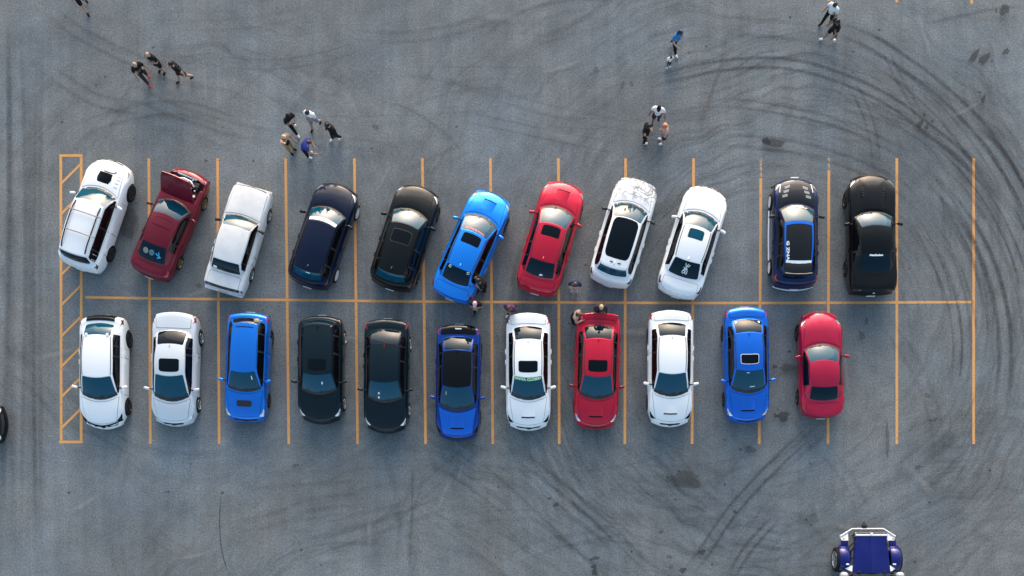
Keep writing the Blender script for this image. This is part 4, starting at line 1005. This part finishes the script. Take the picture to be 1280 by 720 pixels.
c = car('parked_hatchback', 401.5, 462, 180.6, 'black hatchback in the lower row with faint square sunroof', GOLF, M_TEALBLACK, sunroof=(.09, .30, .60), sun_mat=M_TINT, rim_mat=M_ALLOY, rim=10, spoiler='roof', sp_len=.10)
GLINT = lambda u, v, a=.045, b=.07: [(u + a * math.cos(R(q)), v + b * math.sin(R(q))) for q in range(0, 360, 36)]
patch('windshield_sticker_or_glint', c['Ws'], GLINT(-.28, .58), .012, M_STICK, c['windshield'], 1)  # light glint on the glass, painted as a white blot
c = car('parked_sedan', 483.5, 470, 180.9, 'inky dark blue sedan without sunroof, parked right of black hatchback', SEDAN, M_TEALBLACK, rim_mat=M_ALLOY, rim=7, fin_mat=M_RED)
for t_ in (.46, .26): patch('windshield_sticker_or_glint', c['Ws'], GLINT(.34, t_, .055, .055), .012, M_STICK, c['windshield'], 1)  # two bright reflections painted as white spots
c = car('parked_sedan', 573, 478, 180.9, 'bright blue sedan with black roof and black trunk lid', RALLY, paint('shaded_blue_paint', (.002, .040, .26), .65), hood=M_BLUE3, roof=M_GLOSSB, trunk_mat=M_GLOSSB, scoop=(1.42, 1.84, .30), rim_mat=M_DKALLOY, mould=False, head_mat=M_GLOSSB)  # body blue darkened to paint in shaded flanks; bonnet keeps the lit blue
rbox('trunk_plate', (0, -2.05, 1.04), (.26, .05, .012), M_PLATE, c['root'], .2)
patch('windshield_sticker_or_glint', c['Ws'], rr(.66, .76, .62, .78, .2), .012, M_STICKY, c['windshield'], 1)

c = car('parked_sedan', 660.5, 465, 180.0, 'white sedan with dark sunroof and green lettering along windshield top', RALLY, M_WHITE, sunroof=(.13, .41, .64), scoop=(1.42, 1.82, .30), rim_mat=M_DKALLOY, head_mat=M_GLOSSB, spoiler='lip', grille=.5)
text_on('windshield_lettering', 'SWVA CLOSED', c['Ws'], 0, .89, .15, 0, M_STICKG, c['windshield'], .013, -1, uvs=(1.75, .95))
c = car('parked_sedan', 746, 464, 181.6, 'red sedan with dark sunroof in the lower row, nose pointing down', RALLY, M_RED, sunroof=(.13, .41, .64), scoop=(1.42, 1.82, .30), rim_mat=M_DKALLOY, spoiler='wing', mirror_mat=M_MAROON)
for u in (-.70, -.25, 0, .3):
    patch('window_decal', c['Rw'], [(u - .12, .94), (u + .12, .94), (u + .10, .84), (u + .02, .78), (u - .08, .86)], .012, M_TRIM, c['rear_window'], 1)
c = car('parked_sedan', 837.6, 460.5, 180.3, 'plain white sedan without sunroof, left of bright blue sedan', RALLY, M_WHITE, scoop=(1.42, 1.82, .30), rim_mat=M_DKALLOY, head_mat=M_GLOSSB)
c = car('parked_sedan', 932.5, 456.5, 178.8, 'blue sedan with white-rimmed open sunroof, beside red sport coupe', RALLY, M_BLUE3, sunroof=(.17, .41, .60), scoop=(1.42, 1.82, .30), rim_mat=M_DKALLOY, sun_frame=M_STICK)
patch('windshield_sticker_or_glint', c['Ws'], rr(-.35, -.05, .30, .33, .2), .012, M_STICK, c['windshield'], 1)
patch('windshield_sticker_or_glint', c['Ws'], rr(.02, .22, .88, .905, .2), .012, M_STICK, c['windshield'], 1)
for u in (-.80, .72): patch('window_sticker', c['Rw'], rr(u, u + .12, .72, .84, .2), .012, M_STICK, c['rear_window'], 1)
c = car('parked_coupe', 1025.6, 455.5, -.8, 'cherry red sport coupe parked nose up in the lower row', SPORT, M_RED2, rim_mat=M_DKALLOY, head=(.56, .24, .62, .70), spoiler='lip')
c = car('passing_car', -65, 530, 90, 'black car whose nose just enters at the left edge', SEDAN, M_BLACK, rim_mat=M_ALLOY, group='cars moving in the lot', head=(.40, .05, .60, .72))

# ------------------------------------------------------------------ the off-road buggy at the bottom edge
def buggy():
    nose = gp(1084, 661, .55); root = empty('off_road_car', (nose.x, nose.y, 0), 0, 'ultramarine open-wheeled off-road car with white bumper corners at the bottom edge', 'car', 'cars moving in the lot')
    tube('front_bumper', [(-1.10, -.30, .62), (-.62, .0, .62), (.62, .0, .62), (1.10, -.30, .62)], .030, M_STICK, root)
    for sg in (1, -1):
        v = [(sg * 1.10, -.32, .60), (sg * .78, -.10, .60), (sg * .78, -.46, .66), (sg * 1.02, -.48, .66)]
        v = v + [(x, y, z - .06) for x, y, z in v]
        mesh('bumper_corner', v, [(0, 1, 2, 3), (7, 6, 5, 4), (0, 4, 5, 1), (1, 5, 6, 2), (2, 6, 7, 3), (3, 7, 4, 0)], M_STICK, root, False)
        rbox('fender_nose', (sg * .95, -.60, .70), (.28, .28, .10), M_JEEP, root, .2)
        # curved mudguard over the wheel
        n = 9; v = []
        for i in range(n):
            a = R(15 + 120 * i / (n - 1))
            for x in (.80, .84, 1.14, 1.20):
                r_ = .60 - (.03 if x in (.80, 1.20) else 0); v.append((sg * x, -1.22 + r_ * math.cos(a), .48 + r_ * math.sin(a)))
        f = [(i * 4 + k, i * 4 + k + 1, (i + 1) * 4 + k + 1, (i + 1) * 4 + k) for i in range(n - 1) for k in range(3)]
        fo = mesh('fender', v, f, M_JEEP, root, True, 50)
        rbox('marker_light', (sg * .92, -1.40, 1.055), (.13, .06, .05), M_STICK, fo, .3)
        for yq in (-1.22, -3.55): wheel(root, sg * 1.14, yq, .50, 10, M_ALLOY, .9)
        v = [(sg * .74, -1.72, 1.00), (sg * 1.02, -1.56, .94), (sg * .78, -1.46, 1.00), (sg * .72, -1.46, 1.08), (sg * .72, -1.70, 1.14)]
        mesh('hood_bracket', v, [(0, 1, 4), (1, 2, 3, 4), (0, 4, 3, 2), (0, 2, 1)], M_STICK, root, False)
        mo = rbox('mirror', (sg * 1.10, -1.84, 1.18), (.34, .28, .26), mat('mirror_grey', (.45, .48, .52), .25, .3), root, .48, None, 4)
        tube('mirror_arm', [(sg * .78, -1.80, 1.08), (sg * 1.02, -1.86, 1.14)], .02, M_TRIM, mo)
        rbox('running_board', (sg * .95, -2.4, .42), (.30, 1.3, .06), M_TRIM, root, .3)
        v2 = [(sg * x, -3.55 + .60 * math.cos(R(10 + 160 * i / 8)), .48 + .60 * math.sin(R(10 + 160 * i / 8))) for i in range(9) for x in (.70, 1.20)]
        mesh('fender', v2, [(2 * i, 2 * i + 1, 2 * i + 3, 2 * i + 2) for i in range(8)], M_JEEP, root, True, 50)
        rbox('headlight', (sg * .50, -.17, .86), (.20, .10, .20), M_LAMP, root, .45, None, 3)
    rbox('grille', (0, -.16, .82), (1.10, .08, .36), mat('grey_mesh', (.22, .20, .24), .5, .4), root, .15)
    rbox('winch', (-.12, .10, .58), (.22, .18, .16), M_TRIM, root, .3)
    tube('winch_hook', [(-.12, .15, .58), (-.12, .26, .56)], .04, M_TRIM, root)
    tube('bull_bar', [(-.62, -.30, .70), (-.58, -.10, .92), (.58, -.10, .92), (.62, -.30, .70)], .03, M_TRIM, root)
    v = []
    for (y, w, z) in ((-.26, .62, 1.04), (-.30, .64, 1.09), (-.9, .68, 1.14), (-1.5, .74, 1.18), (-1.74, .76, 1.19)):
        for x in (-1, -.96, -.5, -.04, 0, .04, .5, .96, 1): v.append((x * w, y, z + (.025 if abs(x) < .01 else .01 if abs(x) < .1 else 0) - (.05 if abs(x) == 1 else 0) - .02 * x * x))
    mesh('hood', v, [(i * 9 + k, i * 9 + k + 1, (i + 1) * 9 + k + 1, (i + 1) * 9 + k) for i in range(4) for k in range(8)], M_JEEP, root, True, 40)
    rbox('hood_edge', (0, -.25, 1.09), (1.24, .07, .05), M_STICK, root, .3)
    for sg in (1, -1):
        rbox('hood_hinge', (sg * .50, -1.70, 1.20), (.08, .10, .03), M_TRIM, root, .3); rbox('hood_strap', (sg * .60, -.55, 1.06), (.05, .14, .12), M_TRIM, root, .3)
        tube('shock_absorber', [(sg * .68, -1.22, .55), (sg * .62, -1.10, 1.02)], .035, M_SHINY, root); tube('exhaust_header', [(sg * .58, -.70, .92), (sg * .74, -.90, .86), (sg * .74, -1.35, .70)], .035, M_DKALLOY, root)
        tube('steering_rod', [(sg * .55, -.55, .55), (sg * 1.02, -1.05, .52)], .025, M_TRIM, root); rbox('indicator_lamp', (sg * .98, -.40, .70), (.10, .06, .05), M_TAN, root, .3)
    for k in range(7): rbox('grille_bar', (-.45 + .15 * k, -.115, .84), (.03, .03, .30), M_TRIM, root, .3)
    rbox('hood_latch', (0, -.22, 1.13), (.10, .12, .06), M_STICK, root, .3)
    rbox('engine_bay', (0, -1.0, .80), (1.14, 1.5, .46), M_ENGINE, root, .1)
    rbox('frame', (0, -2.3, .52), (.90, 4.1, .16), M_TRIM, root, .2)
    tube('steering_arm', [(-.72, -.35, 1.0), (-.60, -.30, 1.05), (-.55, -.25, 1.02)], .04, M_TRIM, root)
    rbox('tub', (0, -2.95, .85), (1.44, 2.3, .55), M_JEEP, root, .12)
    tube('windshield_frame', [(-.74, -1.80, 1.16), (-.70, -2.02, 1.62), (.70, -2.02, 1.62), (.74, -1.80, 1.16), (-.74, -1.80, 1.16)], .035, M_TRIM, root)
    mesh('windshield', [(-.70, -1.83, 1.19), (.70, -1.83, 1.19), (.66, -2.01, 1.59), (-.66, -2.01, 1.59)], [(0, 1, 2, 3)], M_GLASS, root, False)
    rbox('soft_top', (0, -3.05, 1.62), (1.42, 2.05, .10), M_TRIM, root, .4, None, 3)
    for sg in (1, -1):
        rbox('rear_pillar', (sg * .68, -4.0, 1.35), (.06, .08, .55), M_TRIM, root, .2); rbox('seat', (sg * .34, -2.75, 1.15), (.48, .16, .55), M_TRIM, root, .3)
buggy()

# ------------------------------------------------------------------ people
SKIN = {'p': mat('skin_pale', (.40, .25, .185), .6), 't': mat('skin_tan', (.27, .155, .10), .6), 'd': mat('skin_brown', (.16, .085, .055), .55)}
def cloth(n, c): return mat('cloth_' + n, c, .9, spec=.2)
CL = {'black': cloth('black', (.010, .010, .012)), 'white': cloth('white', (.70, .72, .75)), 'navy': cloth('navy', (.015, .025, .07)), 'blue': cloth('blue', (.03, .16, .40)), 'royal': cloth('royal', (.03, .05, .28)),
      'denim': cloth('denim', (.16, .24, .36)), 'grey': cloth('grey', (.10, .10, .11)), 'khaki': cloth('khaki', (.36, .24, .10)), 'pink': cloth('pink', (.58, .28, .34)), 'rose': cloth('rose', (.70, .38, .46)), 'plum': cloth('plum', (.07, .03, .07)),
      'red': cloth('red', (.45, .05, .05)), 'char': cloth('charcoal', (.03, .03, .035)), 'sky': cloth('sky', (.10, .38, .55)), 'lace': cloth('cream', (.66, .52, .47)), 'teal': cloth('teal', (.05, .25, .32))}
HAIR = {'black': mat('hair_black', (.008, .007, .007), .5), 'brown': mat('hair_brown', (.06, .030, .018), .5), 'blond': mat('hair_blond', (.50, .36, .20), .5), 'ginger': mat('hair_ginger', (.42, .12, .05), .5)}
def person(px, py, face, label, top='black', legs='black', shoes='black', skin='p', hair='black', h=1.74, sleeve='short', shorts=False, stride=0.0, lean=4, arms=((12, 10, 15), (12, 10, 15)), cap=None, longhair=False, graphic=None, head_turn=0, nod=8, group='people standing about the lot', cat='person', bend=0):
    s = h / 1.75; g = gp(px, py)
    root = empty('person', (g.x, g.y, 0), -R(face), label, cat, group)
    pts, rad, reg, edges = [], [], [], []
    def add(p_, r_, q_, prev=None):
        pts.append(Vector(p_) * s); rad.append(r_ * s); reg.append(q_)
        if prev is not None: edges.append((prev, len(pts) - 1))
        return len(pts) - 1
    ln = math.tan(R(lean))
    fw = lambda z: (z - .95) * ln + (math.tan(R(bend)) * max(0, z - 1.0) if bend else 0)
    zt = lambda z: z - (max(0, z - 1.0) * (1 - math.cos(R(bend))))
    def T(x, z, y=0): return (x, fw(z) + y, zt(z))
    drop = .0
    if stride: drop = .86 * (1 - math.cos(R(stride)))
    pel = add(T(0, .97), .150, 'legs'); wa = add(T(0, 1.08), .152, 'top', pel); ch = add(T(0, 1.28), .165, 'top', wa); uc = add(T(0, 1.40), .130, 'top', ch)
    nk = add(T(0, 1.49, .01), .060, 'top', uc); hb = add(T(0, 1.56, .02), .058, 'skin', nk)
    sh_r = 'top' if sleeve != 'none' else 'skin'; fa_r = 'top' if sleeve == 'long' else 'skin'
    for i, sg in enumerate((1, -1)):
        hip = add((sg * .095, 0, .90), .108, 'legs', pel)
        a = R(stride) * sg; kn = Vector((sg * .10, math.sin(a) * .44 + (.03 if not stride else .02), .90 - math.cos(a) * .43))
        k = add(kn, .075, 'legs' if not shorts else 'skin', hip) if not shorts else None
        if shorts:
            md = add((Vector((sg * .095, 0, .90)).lerp(kn, .8)), .098, 'legs', hip); k = add(kn, .060, 'skin', md)
        b = a * .9 - (R(14) if (stride and sg < 0) else 0)
        an = kn + Vector((0, math.sin(b) * .41 - (.02 if not stride else 0), -math.cos(b) * .39))
        calf = add(kn.lerp(an, .35), .070 if not shorts else .058, 'legs' if not shorts else 'skin', k)
        ankle = add(an, .052 if not shorts else .042, 'legs' if not shorts else 'skin', calf)
        heel = add(an + Vector((0, .02, -.045)), .052, 'shoe', ankle); toe = add(an + Vector((sg * .02, .17, -.055)), .046, 'shoe', heel)
        ab, fl, el = arms[i]
        sh = add(T(sg * .175, 1.41), .082, 'top' if sleeve != 'none' else 'skin', uc)
        d1 = Vector((sg * math.sin(R(ab)), math.sin(R(fl)) * math.cos(R(ab)), -math.cos(R(fl)) * math.cos(R(ab))))
        S = Vector(T(sg * .19, 1.40)); mdu = add(S + d1 * .15, .070, sh_r, sh); E_ = S + d1 * .29; e_ = add(E_, .050, fa_r, mdu)
        ax = Vector((sg * (-1.5 if el > 60 else -.35), 1, .25 if el > 60 else 0)).normalized(); rot_ax = d1.cross(ax)
        rot_ax = rot_ax.normalized() if rot_ax.length > 1e-4 else Vector((1, 0, 0))
        d2 = Matrix.Rotation(R(el), 3, rot_ax) @ d1
        Wp = E_ + d2 * .25; w_ = add(Wp, .035, 'skin' if fa_r == 'skin' else 'top', e_)
        pm = add(Wp + d2 * .05, .034, 'skin', w_); pe = Wp + d2 * .09
        sd = d2.cross(Vector((0, 0, 1)) if abs(d2.z) < .8 else Vector((0, 1, 0))).normalized(); cl = d2.cross(sd).normalized()
        for q, (off, l_) in enumerate(((-.03, .065), (-.010, .078), (.010, .074), (.030, .058))):
            b1 = add(pe + sd * off, .0095, 'skin', pm); m1 = add(pe + sd * off + d2 * l_ * .5 + cl * .010, .0085, 'skin', b1); add(pe + sd * off * .95 + d2 * l_ * .85 + cl * .032, .0075, 'skin', m1)
        t1 = add(Wp + d2 * .04 - sd * .035, .010, 'skin', pm); add(Wp + d2 * .075 - sd * .060 + cl * .012, .009, 'skin', t1)
    mn = min(p_.z - r_ for p_, r_ in zip(pts, rad)); 
    for p_ in pts: p_.z -= mn - .004
    dz = -mn + .004
    me = bpy.data.meshes.new('p'); me.from_pydata(pts, edges, [])
    o = bpy.data.objects.new('p', me); C.objects.link(o)
    o.modifiers.new('skin', 'SKIN'); sd_ = o.modifiers.new('sub', 'SUBSURF'); sd_.levels = 1; sd_.render_levels = 1
    sv = me.skin_vertices[0].data
    for i, r_ in enumerate(rad): sv[i].radius = (r_, r_)
    sv[0].use_root = True
    bpy.context.view_layer.update(); dg = bpy.context.evaluated_depsgraph_get()
    sk = bpy.data.meshes.new_from_object(o.evaluated_get(dg)); bpy.data.objects.remove(o)
    bm = bmesh.new(); bm.from_mesh(sk); bpy.data.meshes.remove(sk)
    slots = ['skin', 'top', 'legs', 'shoe', 'eye']
    segs = []
    for a, b in edges: segs.append((pts[a], pts[b], reg[b]))
    for f in bm.faces:
        c_ = f.calc_center_median(); best, br = 9e9, 'skin'
        for (a, b, r_) in segs:
            ab_ = b - a; t_ = max(0, min(1, (c_ - a).dot(ab_) / max(1e-9, ab_.length_squared))); d_ = (c_ - a - ab_ * t_).length_squared
            if d_ < best: best, br = d_, r_
        f.material_index = slots.index(br); f.smooth = True
    # head with brow, nose, chin, ears, eyes and mouth
    hc = pts[hb] + Vector((0, .025, .095)) * s
    Mh = Matrix.Translation(hc) @ Matrix.Rotation(R(head_turn), 4, 'Z') @ Matrix.Rotation(R(-nod), 4, 'X')
    def blob(loc, sc, idx, seg=12, shape=None):
        r_ = bmesh.ops.create_uvsphere(bm, u_segments=seg, v_segments=max(6, seg - 4), radius=1.0)
        fs = set()
        for v_ in r_['verts']:
            q = Vector((v_.co.x * sc[0], v_.co.y * sc[1], v_.co.z * sc[2]))
            if shape: q = shape(q)
            v_.co = Mh @ ((q + Vector(loc)) * s)
            for f in v_.link_faces: fs.add(f)
        for f in fs: f.material_index = idx; f.smooth = True
    def skull(q):
        if q.z < 0: q.x *= 1 + q.z * 2.0; q.y *= 1 + q.z * .9 if q.y < 0 else 1
        return q
    blob((0, 0, 0), (.078, .098, .118), 0, 16, skull)
    blob((0, .100, -.015), (.014, .022, .026), 0, 8)
    for sg in (1, -1):
        blob((sg * .079, -.005, -.01), (.012, .022, .032), 0, 8); blob((sg * .032, .086, .012), (.013, .010, .009), 4, 8)
    blob((0, .088, -.062), (.026, .008, .007), 4, 8)
    me = bpy.data.meshes.new('body'); bm.to_mesh(me); bm.free()
    body = link('body', me, root, [SKIN[skin], CL[top], CL[legs], CL[shoes] if shoes in CL else CL['black'], MATS.get('eye') or mat('eye', (.03, .02, .02), .3)])
    # hair or cap
    if hair or cap:
        v, f = [], []; nu, nv = 16, 7; m_ = CL[cap] if cap else HAIR[hair]
        for th in (1.10, 1.0):
            for j in range(nv):
                for i in range(nu):
                    u = 2 * math.pi * i / nu; lim = (78 if math.cos(u) > .3 else 98 if math.cos(u) > -.3 else 118) if not cap else 86
                    if longhair and math.cos(u) < .2: lim = 140
                    w_ = R(lim) * j / (nv - 1)
                    q = Vector((math.sin(u) * math.sin(w_) * .080, math.cos(u) * math.sin(w_) * .100, math.cos(w_) * .120)) * th
                    if longhair and math.cos(u) < .2 and j >= nv - 2: q = Vector((q.x * 1.1, q.y - .02, q.z - .10 * (j - nv + 3)))
                    q *= 1 + .02 * math.sin(5 * u + 3 * j); v.append(Mh @ (q * s))
        N_ = nu * nv
        for t_ in (0, 1):
            for j in range(nv - 1):
                for i in range(nu): f.append((t_ * N_ + j * nu + i, t_ * N_ + j * nu + (i + 1) % nu, t_ * N_ + (j + 1) * nu + (i + 1) % nu, t_ * N_ + (j + 1) * nu + i))
        for i in range(nu): f.append(((nv - 1) * nu + i, (nv - 1) * nu + (i + 1) % nu, N_ + (nv - 1) * nu + (i + 1) % nu, N_ + (nv - 1) * nu + i))
        ho = mesh('cap' if cap else 'hair', v, f, m_, root)
        if cap:
            bv = [Mh @ (Vector((math.sin(R(a)) * .085 * (1 if k == 0 else 1.0), .088 * math.cos(R(a)) + (.075 * math.cos(R(a)) if k else 0), .015 - .012 * k + dzz)) * s) for dzz in (0, .008) for k in (0, 1) for a in range(-70, 71, 20)]
            nb = 8; mesh('cap_brim', bv, [(k, k + 1, nb + k + 1, nb + k) for k in range(nb - 1)] + [(2 * nb + k, 2 * nb + nb + k, 2 * nb + nb + k + 1, 2 * nb + k + 1) for k in range(nb - 1)], m_, ho, False)
    if graphic:       # print on the chest
        cpt = pts[ch]; fn = lambda u, v_: Vector((cpt.x + u, cpt.y + .150 * s - u * u * 1.2 + (v_ * ln), cpt.z + v_))
        v, f = [], []
        for j in range(5):
            for i in range(6): v.append(fn((-.09 + .18 * i / 5) * s, (-.10 + .20 * j / 4) * s))
        f = [(j * 6 + i, j * 6 + i + 1, (j + 1) * 6 + i + 1, (j + 1) * 6 + i) for j in range(4) for i in range(5) if (i * 7 + j * 3) % 5 != 0]
        mesh('shirt_print', v, f, CL[graphic], root)
    # shoe soles
    return root
STAND, HIP, PHONE, CROSS = ((7, 4, 14), (7, 4, 14)), ((26, -14, 70), (26, -14, 70)), ((8, 2, 112), (8, 6, 118)), ((6, 6, 104), (6, 10, 110))
G1, G2, G3, G4 = 'three men walking on the open asphalt', 'ring of five people by the upper bays', 'three people talking on the open asphalt', 'people between the two rows of cars'
person(109.5, 10, 150, 'person in black shorts whose legs show at the top edge', 'black', 'black', 'black', shorts=True, stride=14)
person(186, 101, 140, 'bald man in black T-shirt and red shoes, leftmost of three walking men', 'black', 'char', 'red', hair=None, arms=((14, 4, 18), (14, 8, 20)), stride=8, graphic='grey', group=G1)
person(204, 89, 205, 'bald man with folded arms in black T-shirt, middle of three walking men', 'black', 'black', 'black', hair=None, arms=CROSS, graphic='teal', shorts=True, group=G1)
person(233, 100, 232, 'dark-haired man striding in black T-shirt with blue print and shorts', 'black', 'black', 'black', hair='black', shorts=True, stride=17, graphic='sky', arms=((20, 20, 30), (18, -18, 20)), group=G1)
person(370, 163, 135, 'person in black vest with white sleeves and dark trousers', 'black', 'black', 'white', arms=PHONE, sleeve='short', stride=12, group=G2, skin='p', graphic='white', cap='black')
person(396, 158, 200, 'black-haired man in white T-shirt and pale denim shorts', 'white', 'denim', 'black', shorts=True, arms=PHONE, stride=12, group=G2)
person(421, 174, 222, 'man in long black jacket and white shoes at right of ring', 'black', 'black', 'white', sleeve='long', arms=STAND, group=G2, stride=6)
person(365, 189, 120, 'person in khaki trousers raising a pale bare arm', 'black', 'khaki', 'black', hair='blond', sleeve='none', arms=((10, 160, 20), (12, 12, 40)), group=G2)
person(386, 194, 100, 'person in royal blue shirt bending forward in ring', 'royal', 'black', 'white', hair='brown', bend=24, arms=((10, 22, 40), (10, 12, 80)), group=G2, lean=6)
person(819, 152.5, 192, 'man in white T-shirt and black cap with dark shorts', 'white', 'navy', 'black', shorts=True, cap='black', arms=((15, 0, 14), (15, 0, 14)), stride=8, group=G3, skin='t')
person(804, 177, 85, 'person all in black with white shoes', 'black', 'black', 'white', longhair=True, arms=PHONE, group=G3)
person(828, 177, 262, 'ginger-haired person in pink top and denim shorts', 'pink', 'navy', 'white', hair='ginger', shorts=True, sleeve='none', arms=PHONE, group=G3)
person(842, 62, 140, 'person in blue T-shirt walking ahead of a small child', 'blue', 'black', 'white', stride=14, longhair=True, group='adult and child on the asphalt', arms=((14, 14, 60), (14, -8, 20)))
person(835, 83, 160, 'small child in white shirt and blue trousers', 'white', 'navy', 'white', h=1.0, group='adult and child on the asphalt')
person(1032, 29, 225, 'person in white T-shirt walking at top right', 'white', 'black', 'black', group='pair walking at top right', stride=10)
person(1036, 50, 252, 'person in black with bright white shoes at top right', 'black', 'black', 'white', longhair=True, stride=15, shorts=True, skin='t', group='pair walking at top right')
person(607, 362, 265, 'person in black leaning towards the bright blue sedan', 'black', 'black', 'grey', arms=((10, 40, 30), (10, 6, 70)), group=G4, skin='t', bend=12)
person(597, 388, 185, 'person in black wearing a pink cap', 'black', 'black', 'grey', cap='rose', arms=PHONE, group=G4, skin='p', stride=8)
person(640, 389, 200, 'person in plum checked shirt beside the white sedan', 'plum', 'plum', 'white', hair='brown', sleeve='long', arms=PHONE, stride=12, bend=14, group=G4, skin='t', graphic='pink')
person(718, 361, 185, 'person with brown hair and pale trousers by the red sedan', 'navy', 'lace', 'white', hair='brown', longhair=True, arms=((12, 8, 90), (10, 4, 50)), bend=12, group=G4)
person(749, 392, 180, 'fair-haired person in dark jacket behind the red sedan', 'char', 'grey', 'white', hair='blond', sleeve='long', arms=((12, 10, 70), (8, 4, 20)), group=G4, stride=8)
person(716, 401, 110, 'person with bare arms at the red sedan left rear corner', 'black', 'black', 'black', hair='brown', sleeve='none', arms=((14, 20, 80), (14, 10, 95)), group=G4, h=1.66, bend=16)
